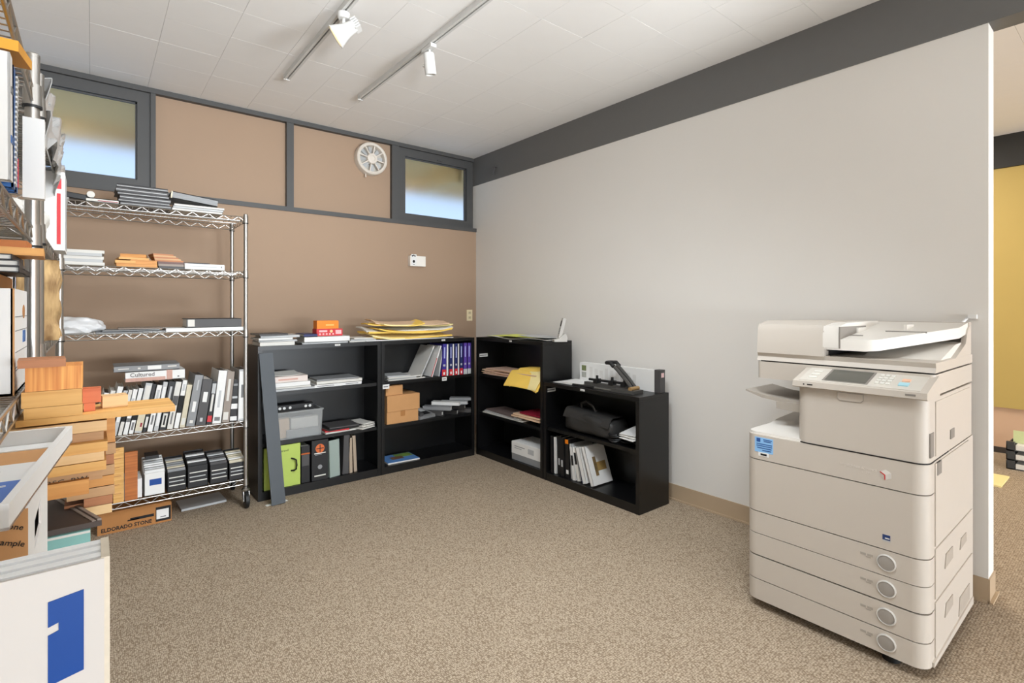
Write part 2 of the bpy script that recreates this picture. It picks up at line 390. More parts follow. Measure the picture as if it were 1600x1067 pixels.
# right partition, its dark header beam, baseboards
wr = struct(bx('wall_right', (XR, YW, 0), (XR + 0.115, YT + 0.1, 2.557), WHITEWALL, bev=0.004))
beam = struct(bx('trim_8', (XR - 0.006, YN, 2.557), (XR + 0.121, YT + 0.1, ZC + 0.005), BEAMP, bev=0.003))
bo = beam.location
q = B(); q.cyl((XR - 0.006 - bo[0], 4.02 - bo[1], 2.665 - bo[2]), (XR - 0.03 - bo[0], 4.02 - bo[1], 2.665 - bo[2]), 0.004, 8); q.cyl((XR - 0.028 - bo[0], 4.02 - bo[1], 2.685 - bo[2]), (XR - 0.026 - bo[0], 4.06 - bo[1], 2.60 - bo[2]), 0.007, 8)
q.build('hook', DGREY, beam, smooth=True)
def skirting(name, a, b_):
    """vinyl cove base along x or y between two corners"""
    return struct(bx(name, a, b_, BASE, bev=0.003))
skirting('baseboard_right', (XR - 0.006, YW + 0.0005, 0), (XR + 0.001, YB - 0.007, 0.105)); skirting('baseboard_end', (XR - 0.006, YW - 0.006, 0), (XR + 0.121, YW, 0.105))
skirting('baseboard_right_toe', (XR - 0.017, YW + 0.0005, 0), (XR - 0.0065, YB - 0.007, 0.011))
skirting('baseboard_end_toe', (XR - 0.017, YW - 0.018, 0), (XR + 0.130, YW - 0.0065, 0.011))
skirting('baseboard_back', (XL, YB - 0.006, 0), (XR - 0.02, YB, 0.105)); skirting('baseboard_left', (XL, YN, 0), (XL + 0.006, YB - 0.01, 0.105))
skirting('baseboard_neighbour', (XR + 0.115, YW + 0.01, 0), (XR + 0.121, YB, 0.105))
# shop front behind the camera: low sill, posts and head around open glazing
struct(bx('wall_front', (XL, YN - 0.12, 0), (XF, YN, 0.30), WHITEWALL)); struct(bx('wall_front_head', (XL, YN - 0.12, 2.62), (XF, YN, ZC + 0.01), GREYTRIM))
for i in range(6):
    x = XL + 0.05 + i * 1.36; struct(bx('trim_post', (x, YN - 0.10, 0.30), (x + 0.07, YN - 0.02, 2.62), GREYTRIM))
# neighbouring room beyond the partition end
struct(bx('wall_far', (XF, YN, 0), (XF + 0.12, YT, ZC + 0.01), mat('pale_tan_wall', (206, 170, 140), 0.75, var=0.02, scale=3)))
struct(bx('trim_9', (XF - 0.05, -1.5, 2.55), (XF, YT, ZC), mat('black_band', (44, 43, 41), 0.6)))
yp = bx('wall_panel', (XF - 0.03, -0.8, 0.41), (XF - 0.001, 2.4, 2.548), mat('mustard_panel', (184, 158, 90), 0.6, var=0.03, scale=4), bev=0.004)
tag(yp, 'tall mustard yellow panel on far wall past the white partition end', 'panel')
struct(bx('baseboard_far', (XF - 0.012, YN, 0), (XF, YT, 0.05), mat('dark_base', (60, 52, 46), 0.6)))

# ------------------------------------------------------------------ ceiling track lights
TRACK = mat('white_track', (216, 214, 210), 0.5, var=0.01)
def track(xa, ya, yb, label, sy, head, lit):
    r = thing('track_rail', label, 'track light', (xa, (ya + yb) / 2, ZC - 0.0005), group=None)
    h = (yb - ya) / 2
    q = B(); q.box((-0.018, -h, -0.030), (-0.0045, h, 0)); q.box((0.0045, -h, -0.030), (0.018, h, 0)); q.box((-0.0045, -h, -0.012), (0.0045, h, 0)); q.build('rail', TRACK, r)
    q = B(); q.box((-0.0044, -h + 0.004, -0.0215), (0.0044, h - 0.004, -0.012)); q.build('slot', mat('track_slot', (120, 118, 115), 0.5), r)
    bx('end_cap', (-0.019, h - 0.001, -0.033), (0.019, h + 0.003, 0), TRACK, r); bx('end_cap', (-0.019, -h - 0.003, -0.033), (0.019, -h + 0.001, 0), TRACK, r)
    return r
yt1 = onz(448, 117, ZC)  # end of the first track on the ceiling
yt2 = onz(563, 149, ZC)
track(yt1[0], -0.6, yt1[1], 'white ceiling track carrying the flared spotlight, left of the two', None, None, None)
track(yt2[0], -0.6, yt2[1], 'white ceiling track carrying the small cylinder spotlight, right of the two', None, None, None)
LENS = mat('lamp_lens', (255, 236, 190), 0.4, var=0.0, emit=1.0)
# flared spotlight
hx, hy = yt1[0], onz(543, 2 + 10, ZC)[1]
hy = yt1[1] - 0.0
def spot_y(px, X): return ys(px, X)
hy = ys(537, yt1[0])
r = thing('track_spotlight', 'white flared cone spotlight hanging from left ceiling track, lamp lit', 'spotlight', (yt1[0], hy, ZC - 0.034))
q = B(); q.lathe([(0.030, 0.0), (0.030, -0.022), (0.026, -0.03)], lambda x, y, z: (x, y, z), 24); q.build('adapter', TRACK, r, smooth=True)
q = B(); q.cyl((0, 0, -0.028), (0, 0, -0.075), 0.008, 10); q.build('stem', TRACK, r, smooth=True)
ax = Vector((-0.66, 0.40, -0.52)).normalized(); M = ax.to_track_quat('Z', 'Y').to_matrix()
cpt = Vector((0.012, 0, -0.085))
fn = lambda x, y, z: cpt + M @ Vector((x, y, z))
q = B(); q.lathe([(0.020, -0.055), (0.030, -0.05), (0.032, -0.03), (0.036, 0.0), (0.058, 0.06), (0.060, 0.064), (0.055, 0.064), (0.04, 0.03)], fn, 32); q.build('lamp_shade', TRACK, r, smooth=True)
q = B(); q.lathe([(0.0545, 0.058), (0.0545, 0.060)], fn, 32); q.build('lens', LENS, r)
q = B()
for k in range(5): q.box((-0.030, -0.003 + 0.012 * (k - 2), -0.075), (0.030, 0.003 + 0.012 * (k - 2), -0.045), Matrix.Translation(cpt) @ M.to_4x4())
q.build('heat_fins', TRACK, r)
l = bpy.data.lights.new('spotlight_lamp', 'SPOT'); l.energy = 5; l.spot_size = R(80); l.spot_blend = 0.8; l.shadow_soft_size = 0.05; l.color = (1, 0.9, 0.75)
lo = bpy.data.objects.new('spotlight_lamp', l); C.objects.link(lo); lo.parent = r; lo.location = cpt + ax * 0.075; lo.rotation_euler = (-ax).to_track_quat('Z', 'Y').to_euler()
# cylinder spotlight
hy = ys(670, yt2[0])
r = thing('track_spotlight', 'white cylinder spotlight hanging from right ceiling track, turned down', 'spotlight', (yt2[0], hy, ZC - 0.034))
q = B(); q.box((-0.018, -0.055, -0.02), (0.018, 0.055, 0.0)).bevel(0.004); q.build('adapter', TRACK, r, smooth=True)
q = B(); q.box((-0.006, -0.012, -0.06), (0.006, 0.012, -0.018)).bevel(0.002); q.build('stem', TRACK, r)
ax = Vector((0.18, 0.1, -0.98)).normalized(); M = ax.to_track_quat('Z', 'Y').to_matrix(); cpt = Vector((0.0, 0, -0.045))
fn = lambda x, y, z: cpt + M @ Vector((x, y, z))
q = B(); q.lathe([(0.022, -0.012), (0.029, -0.008), (0.031, 0.0), (0.033, 0.105), (0.031, 0.109), (0.027, 0.109), (0.026, 0.09)], fn, 28); q.build('lamp_body', TRACK, r, smooth=True)
q = B(); q.lathe([(0.0255, 0.09), (0.0255, 0.093)], fn, 24); q.build('lens', mat('dim_lens', (214, 210, 200), 0.3), r)
q = B(); q.cyl(fn(0.03, 0.0, 0.055), fn(0.043, 0.0, 0.055), 0.008, 12); q.build('knob', TRACK, r, smooth=True)

# ------------------------------------------------------------------ round fan vent, wall sensor, outlet
VENT = mat('vent_plastic', (218, 208, 196), 0.45, var=0.02)
vy = YT; vx = xs(581, vy - 0.05); vz = zy(581, 248, vy - 0.05); vr = 0.145
r = thing('wall_fan', 'round cream ventilation fan with spokes mounted on tan transom panel', 'fan', (vx, vy - 0.0005, vz))
fn = lambda x, y, h: (x, -h, y)
q = B(); q.lathe([(vr, 0), (vr, 0.05), (vr - 0.004, 0.064), (vr - 0.016, 0.072), (vr - 0.028, 0.066), (vr - 0.032, 0.05), (vr - 0.034, 0.012)], fn, 48); q.build('rim', VENT, r, smooth=True)
q = B(); q.lathe([(vr - 0.03, 0.012), (vr - 0.03, 0.016)], fn, 40); q.build('back_plate', mat('vent_back_plastic', (196, 190, 180), 0.6), r)  # back plate in a darker cream than the rim
for k in range(8):
    a = k * math.pi / 4 + 0.2; q = B(); M = Matrix.Rotation(a, 4, 'Y')
    q.box((0.03, -0.062, -0.004), (vr - 0.028, -0.036, 0.004), M); q.build('spoke', VENT, r)
for k in range(8):
    a = k * math.pi / 4 + 0.59; q = B(); M = Matrix.Rotation(a, 4, 'Y') @ Matrix.Rotation(0.5, 4, 'X')
    q.box((0.045, -0.030, -0.022), (vr - 0.036, -0.026, 0.022), M); q.build('blade', LGREY, r)
q = B(); q.lathe([(0.048, 0.02), (0.048, 0.058), (0.044, 0.066), (0.024, 0.070), (0.022, 0.066), (0.0, 0.066)][:5], fn, 28); q.build('hub', VENT, r, smooth=True)
q = B(); q.cyl((-0.05, -0.03, -vr - 0.014), (-0.05, -0.03, -vr + 0.01), 0.005, 8); q.lathe([(0.004, -0.01), (0.008, -0.004), (0.004, 0.004)], lambda x, y, h: (-0.05 + x, -0.03 + y, -vr - 0.014 + h), 10); q.build('pull_knob', VENT, r, smooth=True)

sy_ = YB; x0, x1 = xs(641, sy_ - 0.045), xs(665, sy_ - 0.045); z0, z1 = zy(653, 416, sy_ - 0.045), zy(653, 400, sy_ - 0.045)
r = thing('wall_sensor', 'small white rectangular wall device with a printed card, right of the shelves', 'sensor', ((x0 + x1) / 2, sy_ - 0.0005, z0))
hw = (x1 - x0) / 2; h = z1 - z0
bx('case', (-hw, -0.045, 0), (hw, 0, h), mat('device_plastic', (232, 226, 218), 0.5), r, 0.004)
bx('card', (-hw + 0.01, -0.047, 0.004), (-hw + 0.064, -0.0452, h + 0.014), WHITE, r)
q = B()
for k in range(3): q.lathe([(0.007, 0), (0.007, 0.0006)], lambda x, y, hh, k=k: (-hw + 0.022 + k * 0.013 + x, -0.047 - hh, h - 0.002 + (0.006 if k == 1 else 0) + y), 10)
q.lathe([(0.012, 0), (0.012, 0.0006)], lambda x, y, hh: (-hw + 0.036 + x, -0.047 - hh, h * 0.45 + y * 1.2), 14)
q.build('printed_mark', INK, r)
bx('card_mark_line', (-hw + 0.028, -0.0478, h * 0.12), (-hw + 0.046, -0.0469, h * 0.17), INK, r)
x0, x1 = xs(729, YB), xs(737.5, YB); z0, z1 = zy(733, 501, YB), zy(733, 484, YB)
OUTL = mat('almond_plastic', (232, 216, 178), 0.45, var=0.02)
r = thing('wall_outlet', 'almond wall outlet plate beside the room corner', 'outlet', ((x0 + x1) / 2, YB - 0.0005, z0))
hw = (x1 - x0) / 2; h = z1 - z0
bx('plate', (-hw, -0.006, 0), (hw, 0, h), OUTL, r, 0.002)
for k in (0.28, 0.72):
    q = B(); q.box((-0.016, -0.008, h * k - 0.014), (0.016, -0.005, h * k + 0.014)).bevel(0.004); o = q.build('socket', mat('almond_shade', (206, 190, 154), 0.5), r)
    b2 = B(); b2.box((-0.007, -0.0086, h * k - 0.002), (-0.005, -0.0078, h * k + 0.007)); b2.box((0.005, -0.0086, h * k - 0.002), (0.007, -0.0078, h * k + 0.007)); b2.build('slot_pair', INK, r)

# ------------------------------------------------------------------ black metal bookcases
XBK = 2.66; YBK = 3.765
FB = Fr(0.0, YBK, 0.0)                       # back row: s is world X
FRT = Fr(XBK, 3.79, -math.pi / 2)            # right row: s runs towards the camera
def sR(px): return 3.79 - ys(px, XBK)
def bookcase(label, fr, s0, Wd, D, H, shelves, tags=()):
    r = thing('bookcase', label, 'bookcase', fr.p(s0 + Wd / 2, 0, 0), (0, 0, fr.rz), 'black metal bookcases')
    h = Wd / 2; t = 0.016
    for sgn in (-1, 1):
        q = B(); xa, xb = sorted((sgn * h, sgn * (h - 0.004)))
        q.box((xa, 0.0163, 0.0005), (xb, D, H - 0.0275)); xa, xb = sorted((sgn * h, sgn * (h - 0.027)))
        q.box((xa, 0, 0.0005), (xb, 0.016, H - 0.0275)); q.bevel(0.0012, 1); q.build('side_panel', CASE, r)
    q = B(); q.box((-h, 0, H - 0.027), (h, D, H)).bevel(0.003, 2); q.build('top', CASE, r, smooth=40)
    bx('back_panel', (-h + 0.004, D - 0.006, 0.02), (h - 0.004, D - 0.001, H - 0.027), CASE, r)
    q = B(); q.box((-h + 0.0275, 0.002, 0.0005), (h - 0.0275, D - 0.0065, 0.058)); q.box((-h + 0.0045, 0.0168, 0.0005), (h - 0.0045, D - 0.0065, 0.0575)).bevel(0.002, 1); q.build('base', CASE, r)
    for z in shelves:
        q = B(); q.box((-h + 0.006, 0.018, z - 0.024), (h - 0.006, D - 0.007, z)).bevel(0.002, 1); q.build('shelf', CASE, r)
    for (sx_, z, w_, hh) in tags:
        bx('label_tag', (sx_ - w_ / 2, -0.0016, z - hh / 2), (sx_ + w_ / 2, 0.0004, z + hh / 2), WHITE, r)
        q = B()
        q.box((sx_ - w_ * 0.38, -0.0022, z - hh * 0.12), (sx_ + w_ * 0.30, -0.0014, z + hh * 0.14)); q.build('printed_line', GINK, r)
    return r
H3, H2, DB = 1.04, 0.738, 0.315
ZS3 = (0.378, 0.72); ZS2 = (0.40,); ZB = 0.058
XA0 = 0.862; XA1 = XA0 + 0.878; XB1 = XA1 + 0.004 + 0.878
bookcase('tall black metal bookcase next to the wire shelving, slate plank leaning on it', FB, XA0, 0.878, DB, H3, ZS3, [(0.10, H3 - 0.012, 0.04, 0.013)])
bookcase('tall black metal bookcase under the yellow envelope pile on back wall', FB, XA1 + 0.004, 0.878, DB, H3, ZS3, [(0.12, H3 - 0.012, 0.035, 0.013), (0.13, 0.70, 0.045, 0.03), (-0.40, 0.685, 0.055, 0.035)])
bookcase('tall black metal bookcase along white wall with the phone on top', FRT, 0.0, 0.875, DB, H3, ZS3, [(0.05, H3 - 0.012, 0.03, 0.013)])
bookcase('low two-tier black metal bookcase carrying the hole punch', FRT, 0.885, 0.885, DB, H2, ZS2, [(-0.04, H2 - 0.012, 0.04, 0.013)])
for (lab, s0, z) in (('small white label strip inside tall bookcase along white wall', 0.03, 0.875), ('small white label strip inside the low bookcase', 0.915, 0.672)):
    p = FRT.p(s0, 0.0, z); r = thing('label_strip', lab, 'label', (p[0] + 0.10, p[1] + 0.0246, p[2]))
    bx('strip', (-0.075, -0.001, -0.014), (0.02, 0, 0.014), WHITE, r); bx('printed_line', (-0.065, -0.0016, -0.004), (0.01, -0.001, 0.004), GINK, r)

# ------------------------------------------------------------------ chrome wire shelving
def shelf_mesh(L, D):
    q = B(); rr = 0.0030; z1 = -rr; z0 = -0.034
    for (a, b_) in (((0, 0), (L, 0)), ((0, D), (L, D)), ((0, 0), (0, D)), ((L, 0), (L, D))):
        q.cyl((a[0], a[1], z1), (b_[0], b_[1], z1), rr, 6); q.cyl((a[0], a[1], z0), (b_[0], b_[1], z0), rr, 6)
        ln = math.hypot(b_[0] - a[0], b_[1] - a[1]); n = max(2, round(ln / 0.088)) * 2
        pts = [(a[0] + (b_[0] - a[0]) * k / n, a[1] + (b_[1] - a[1]) * k / n, (z1 if k % 2 else z0)) for k in range(n + 1)]
        for p, p2 in zip(pts, pts[1:]): q.cyl(p, p2, 0.0019, 5)
    n = int(L / 0.0255)
    for k in range(1, n): q.cyl((L * k / n, 0, -0.0018), (L * k / n, D, -0.0018), 0.0017, 4)
    for y in (0.33, 0.67): q.cyl((0, D * y, -0.007), (L, D * y, -0.007), 0.003, 5)
    return q.mesh('wire_shelf', CHROME, True)
_q = B(); _q.lathe([(0.0165, -0.042), (0.0150, 0.004)], lambda a, b_, h: (a, b_, h), 14); SLEEVE = _q.mesh('shelf_sleeve', CHROME, True)
_q = B(); _q.lathe([(0.0168, -0.046), (0.0168, -0.041)], lambda a, b_, h: (a, b_, h), 14); COLLAR = _q.mesh('collar', RUBBER, True)
def wire_unit(label, ox, oy, rz, L, D, H, zs, casters):
    r = thing('wire_shelving_unit', label, 'shelving unit', (ox, oy, 0), (0, 0, rz), 'chrome wire shelving units')
    me = shelf_mesh(L - 0.03, D - 0.03)
    base = 0.125 if casters else 0.0
    for x in (0.015, L - 0.015):
        for y in (0.015, D - 0.015):
            q = B(); q.cyl((x, y, base), (x, y, H), 0.0127, 14); o = q.build('post', CHROME, r, smooth=True)
            q = B(); q.lathe([(0.0132, H - 0.002), (0.0132, H + 0.004), (0.008, H + 0.008)], lambda a, b_, h: (x + a, y + b_, h), 14); q.build('post_cap', CHROME, o, smooth=True)
            for z in zs: link('shelf_sleeve', SLEEVE, o, (x, y, z)); link('collar', COLLAR, o, (x, y, z))
            if casters:
                yo = -0.018; 
                c = thing('caster', '', ''); del c['label']; del c['category']; c.parent = r; c.location = (x, y, 0)
                q = B(); q.lathe([(0.022, 0.104), (0.026, 0.110), (0.026, 0.118), (0.014, 0.128)], lambda a, b_, h: (a, b_, h), 18); q.build('caster_plate', CHROME, c, smooth=True)
                q = B()
                for sg in (-1, 1): q.prism([(-0.03, 0.045), (0.0, 0.03), (0.015, 0.045), (0.02, 0.106), (-0.02, 0.106)], lambda u, v, hh: (hh, u, v), sg * 0.0165 - 0.0015, sg * 0.0165 + 0.0015)
                q.build('fork', CHROME, c)
                q = B(); q.lathe([(0.040, -0.014), (0.050, -0.010), (0.0508, 0.0), (0.050, 0.010), (0.040, 0.014)], lambda a, b_, h: (h, yo + a, 0.0510 + b_), 28); q.build('wheel', RUBBER, c, smooth=True)
                q = B(); q.cyl((-0.02, yo, 0.051), (0.02, yo, 0.051), 0.007, 10); q.build('axle', CHROME, c, smooth=True)
    for z in zs: link('wire_shelf', me, r, (0.015, 0.015, z))
    return r
ZW = (1.895, 1.539, 1.154, 0.563, 0.183)
WX1 = 0.795
wire_unit('chrome wire shelving unit on casters standing along the tan wall', WX1 - 1.22, 3.715, 0.0, 1.22, 0.46, 1.905, ZW, True)
ZU1 = (1.775, 1.475, 1.148, 0.775, 0.20)
wire_unit('chrome wire shelving unit at the photo left edge, nearest to the viewer', -0.085, 0.60, math.pi / 2, 0.93, 0.46, 1.84, ZU1, False)
ZU2 = (1.785, 1.492, 1.212, 0.78, 0.20)
wire_unit('chrome wire shelving unit between nearest unit and the tan wall', -0.085, 1.62, math.pi / 2, 1.09, 0.46, 1.84, ZU2, False)

# ------------------------------------------------------------------ copier
CXF, CYM = 2.24, 0.808
cp = thing('photocopier', 'large beige office photocopier with paper drawers against the white wall', 'copier', (CXF, CYM, 0))
def rr_poly(x0, x1, y0, y1, rf, rb=0.01, n=6):
    """footprint: x depth from the front, y along the width; front corners radius rf"""
    out = []
    for cx, cy, r_, a0 in ((x0 + rf, y0 + rf, rf, math.pi), (x1 - rb, y0 + rb, rb, 1.5 * math.pi), (x1 - rb, y1 - rb, rb, 0), (x0 + rf, y1 - rf, rf, 0.5 * math.pi)):
        for k in range(n + 1):
            a = a0 + 0.5 * math.pi * k / n; out.append((cx + r_ * math.cos(a), cy + r_ * math.sin(a)))
    return out
up = lambda u, v, h: (u, v, h)
W2 = 0.322; DP = 0.72
q = B(); q.prism(rr_poly(0.008, DP - 0.01, -W2 + 0.006, W2 - 0.006, 0.045), up, 0.045, 0.75); q.build('chassis', SEAMD, cp)
levels = [(0.040, 0.1255), (0.1295, 0.2265), (0.2325, 0.3235), (0.3265, 0.4185)]
def knob(parent, y, z):
    fn = lambda a, b_, h: (-h, y + a, z + b_)
    q = B(); q.lathe([(0.0305, 0.0), (0.0305, 0.004), (0.0265, 0.006), (0.0255, 0.002)], fn, 32); q.build('button_ring', SILVER, parent, smooth=True)
    q = B(); q.lathe([(0.0253, -0.002), (0.0253, 0.0035), (0.022, 0.0045)], fn, 32); q.build('push_button', mat('button_face', (158, 152, 145), 0.45), parent, smooth=True)
for i, (a, b_) in enumerate(levels):
    q = B(); q.prism(rr_poly(0.0, 0.085, -W2, W2, 0.048, 0.002), up, a, b_); q.bevel(0.0016, 1, 50)
    d = q.build('paper_drawer', COPY, cp, smooth=30)
    zc = (a + b_) / 2 + 0.002
    knob(d, ys(1385, CXF) - CYM, zc)
    yl = ys(1353, CXF) - CYM
    q = B()
    q.box((-0.0008, yl - 0.022, zc + 0.004), (0.0004, yl - 0.004, zc + 0.012)); q.box((-0.0008, yl, zc + 0.004), (0.0004, yl + 0.018, zc + 0.012)); q.box((-0.0008, yl - 0.016, zc - 0.002), (0.0004, yl + 0.0, zc + 0.002))
    q.build('paper_size_mark', mat('mark_grey', (170, 162, 152), 0.6), d)
q = B(); q.prism(rr_poly(0.0, 0.085, -W2, W2, 0.048, 0.002), up, 0.4225, 0.6425); q.bevel(0.0016, 1, 50); fc = q.build('front_cover', COPY, cp, smooth=30)
ye = ys(1385, CXF) - CYM
bx('energy_mark', (-0.0008, ye - 0.012, 0.452), (0.0004, ye + 0.012, 0.476), mat('energy_blue', (36, 60, 110), 0.5), fc)
bx('energy_mark_script', (-0.0014, ye - 0.010, 0.462), (-0.0007, ye + 0.004, 0.466), WHITE, fc); bx('energy_mark_band', (-0.0014, ye - 0.012, 0.452), (-0.0007, ye + 0.012, 0.457), LGREY, fc)
q = B(); q.prism(rr_poly(0.0, 0.085, -W2, W2, 0.048, 0.002), up, 0.6465, 0.752); q.bevel(0.0016, 1, 50); sp = q.build('upper_strip', COPY, cp, smooth=30)
# sticker, tag and logo on the strip
ya, yb = ys(1208, CXF) - CYM, ys(1169, CXF) - CYM
STK = mat('light_blue_sticker', (140, 188, 232), 0.5, var=0.03)
stk = bx('service_sticker', (-0.0009, ya, 0.678), (0.0004, yb - 0.03, 0.742), STK, sp)
SBL = mat('sticker_blue_ink', (40, 84, 150), 0.5)
bx('sticker_logo', (-0.0016, yb - 0.054, 0.722), (-0.0008, yb - 0.038, 0.738), SBL, sp)
for k, (f0, f1, z) in enumerate(((0.06, 0.55, 0.734), (0.12, 0.52, 0.727), (0.05, 0.93, 0.714), (0.05, 0.93, 0.706), (0.08, 0.9, 0.697), (0.1, 0.6, 0.688))):
    bx('sticker_text_line', (-0.0016, ya + f0 * 0.075, z - 0.0018), (-0.0008, ya + f1 * 0.075, z + 0.0018), SBL, sp)
bx('asset_tag', (-0.0016, ya + 0.018, 0.662), (0.0004, ya + 0.062, 0.679), WHITE, sp); bx('asset_tag_print', (-0.0022, ya + 0.026, 0.666), (-0.0012, ya + 0.052, 0.674), INK, sp)
yl = ys(1384, CXF) - CYM; zl = zx(1384, 742, CXF)
# cube mark: three rhombs and a red chevron
def tri(name, pts, m, dx=0.0):
    q = B(); q.prism([(yl + a * 0.019, zl + b_ * 0.019) for a, b_ in pts], lambda u, v, h: (h - dx, u, v), -0.0012, 0.0004); q.build(name, m, sp)
c30 = 0.866
tri('logo_top', [(0, 0), (c30, 0.5), (0, 1), (-c30, 0.5)], mat('logo_pale', (226, 222, 216), 0.4))
tri('logo_left', [(0, 0), (c30, 0.5), (c30, -0.5), (0, -1)], mat('logo_shade', (196, 186, 178), 0.4))
tri('logo_right', [(0, 0), (0, -1), (-c30, -0.5), (-c30, 0.5)], mat('logo_mid', (212, 206, 200), 0.4))
tri('logo_chevron', [(0.22, -0.13), (c30 + 0.05, 0.36), (c30 + 0.05, 0.56), (0.06, 0.02), (0.06, -0.98), (0.22, -0.88)], RED, 0.0006)
LOGOT = mat('logo_letters', (226, 218, 208), 0.4)
text('model_lettering', 'imageRUNNER ADVANCE', 0.0125, LOGOT, sp, (-0.0006, yl + 0.148, zl + 0.004), (R(90), 0, R(-90)), sx_=0.86)
text('model_lettering', 'C5030', 0.010, LOGOT, sp, (-0.0006, yl + 0.075, zl - 0.010), (R(90), 0, R(-90)))
# side body (faces the camera's right) with panels, grips and hatch
q = B(); q.box((0.087, -W2 + 0.002, 0.045), (DP, W2 - 0.002, 0.752)).bevel(0.006, 2); sb = q.build('side_body', COPY, cp, smooth=40)
def side_panel(nm, x0, x1, z0, z1, m=COPY, t=0.004):
    q = B(); q.box((x0, -W2 - t + 0.002, z0), (x1, -W2 + 0.004, z1)).bevel(0.0018, 1); return q.build(nm, m, sb, smooth=30)
side_panel('deck_panel', 0.09, 0.69, 0.05, 0.250); side_panel('deck_panel', 0.09, 0.69, 0.262, 0.44); side_panel('paper_path_door', 0.09, 0.62, 0.45, 0.745)
for (x0, x1, z0, z1) in ((0.21, 0.33, 0.155, 0.20), (0.21, 0.33, 0.335, 0.385), (0.45, 0.56, 0.335, 0.375), (0.43, 0.62, 0.075, 0.145)):
    q = B(); q.prism([(x0, z0), (x1, z0 + 0.006), (x1, z1), (x0 + 0.02, z1)], lambda u, v, h: (u, -W2 - 0.004 + h, v), -0.001, 0.003); g = q.build('grip_shade_plate', mat('grip_shadow', (172, 162, 150), 0.6), sb)  # shading of the grip recesses put into the colour of raised plates
q = B(); q.prism([(0.05, 0.040), (0.68, 0.040), (0.68, 0.070), (0.05, 0.056)], lambda u, v, h: (u, h, v), -W2 - 0.007, -W2 + 0.002); q.bevel(0.004, 1); q.build('side_skirt', COPY, cp, smooth=40)
# output tray surface on the left
q = B(); q.prism(rr_poly(0.010, 0.55, 0.0, W2 - 0.002, 0.045), up, 0.752, 0.762); q.bevel(0.002, 1, 50); q.build('tray_deck', COPYL, cp, smooth=40)
q = B(); q.prism([(0.05, 0.762), (0.55, 0.762), (0.55, 0.80), (0.25, 0.785)], lambda u, v, h: (u, h, v), 0.115, W2 - 0.03); q.build('output_ramp', COPYL, cp)
# upper engine
YU = ys(1243.5, CXF) - CYM
q = B(); q.prism(rr_poly(0.002, DP - 0.02, -W2 + 0.002, YU, 0.040), up, 0.757, 0.978); q.bevel(0.003, 2, 50); en = q.build('engine_body', COPY, cp, smooth=40)
q = B(); q.prism(rr_poly(-0.0008, 0.3, -W2 + 0.001, YU + 0.001, 0.041), up, 0.7525, 0.7565); q.build('engine_seam', SEAMD, cp)
bx('back_pillar', (0.36, YU - 0.02, 0.757), (DP - 0.03, YU + 0.04, 0.99), COPYD, cp, 0.004)
bx('pillar_front', (0.13, YU - 0.01, 0.80), (0.20, YU + 0.012, 0.985), COPYD, cp, 0.003)
yh = ys(1308, CXF) - CYM; yh2 = ys(1349, CXF) - CYM
q = B(); q.prism([(yh2, 0.975), (yh, 0.975), (yh, 0.952), (yh - 0.008, 0.944), (yh2 + 0.008, 0.944), (yh2, 0.952)], lambda u, v, h: (h, u, v), -0.0006, 0.006); q.build('cover_latch', COPYD, en)
q = B(); q.prism([(yh2 + 0.0012, 0.974), (yh - 0.0012, 0.974), (yh - 0.0012, 0.953), (yh - 0.009, 0.9452), (yh2 + 0.009, 0.9452), (yh2 + 0.0012, 0.953)], lambda u, v, h: (h, u, v), -0.0016, 0.006); q.build('cover_latch_face', COPY, en)
bx('side_grip', (0.03, -W2 - 0.0005, 0.775), (0.075, -W2 + 0.004, 0.86), COPYD, en, 0.003)
bx('side_grip', (0.11, -W2 - 0.004, 0.70), (0.165, -W2 + 0.004, 0.745), COPYD, sb, 0.003)
q = B(); q.box((0.10, -W2 - 0.001, 0.77), (0.64, -W2 + 0.004, 0.965)).bevel(0.002, 1); q.build('engine_side_door', COPY, en)
bx('door_hinge', (0.30, -W2 - 0.004, 0.80), (0.36, -W2, 0.835), COPYD, en, 0.003)
# control panel
YP1 = YU + 0.004
prof = [(-0.022, 0.984), (-0.014, 0.980), (0.15, 0.980), (0.15, 1.052), (0.13, 1.052), (-0.020, 1.006)]
q = B(); q.prism(prof, lambda u, v, h: (u, h, v), -W2 - 0.002, YP1); q.bevel(0.006, 2, 20); pn = q.build('control_panel', COPY, cp, smooth=40)
sl = Vector((0.15, 0, 0.046)).normalized(); ang = math.atan2(0.046, 0.15)
Mp = Matrix.Translation((-0.020, 0, 1.006)) @ Matrix.Rotation(-ang, 4, 'Y')
def onp(nm, u0, u1, y0, y1, hh, m, par=pn, bev=0.0):
    q = B(); q.box((u0, y0, -0.001), (u1, y1, hh))
    if bev: q.bevel(bev, 1)
    for v in q.bm.verts: v.co = Mp @ v.co
    return q.build(nm, m, par)
onp('panel_face', 0.012, 0.145, -W2 + 0.02, YP1 - 0.02, 0.0016, mat('panel_beige', (206, 200, 190), 0.45))
scr = onp('display_bezel', 0.022, 0.142, YP1 - 0.255, YP1 - 0.10, 0.0026, COPYD)
onp('display', 0.028, 0.137, YP1 - 0.247, YP1 - 0.108, 0.0032, SCREEN, pn)
BTN = mat('pale_button', (226, 224, 216), 0.4)
kk = 0
for i in range(4):
    for j in range(3): onp('key', 0.040 + i * 0.024, 0.054 + i * 0.024, YP1 - 0.285 - j * 0.017, YP1 - 0.273 - j * 0.017, 0.0045, BTN, pn, 0.001)
onp('start_key', 0.040, 0.066, YP1 - 0.375, YP1 - 0.345, 0.005, mat('start_blue', (168, 214, 226), 0.4), pn, 0.002); onp('stop_key', 0.080, 0.100, YP1 - 0.372, YP1 - 0.348, 0.005, mat('stop_orange', (238, 190, 160), 0.4), pn, 0.002)
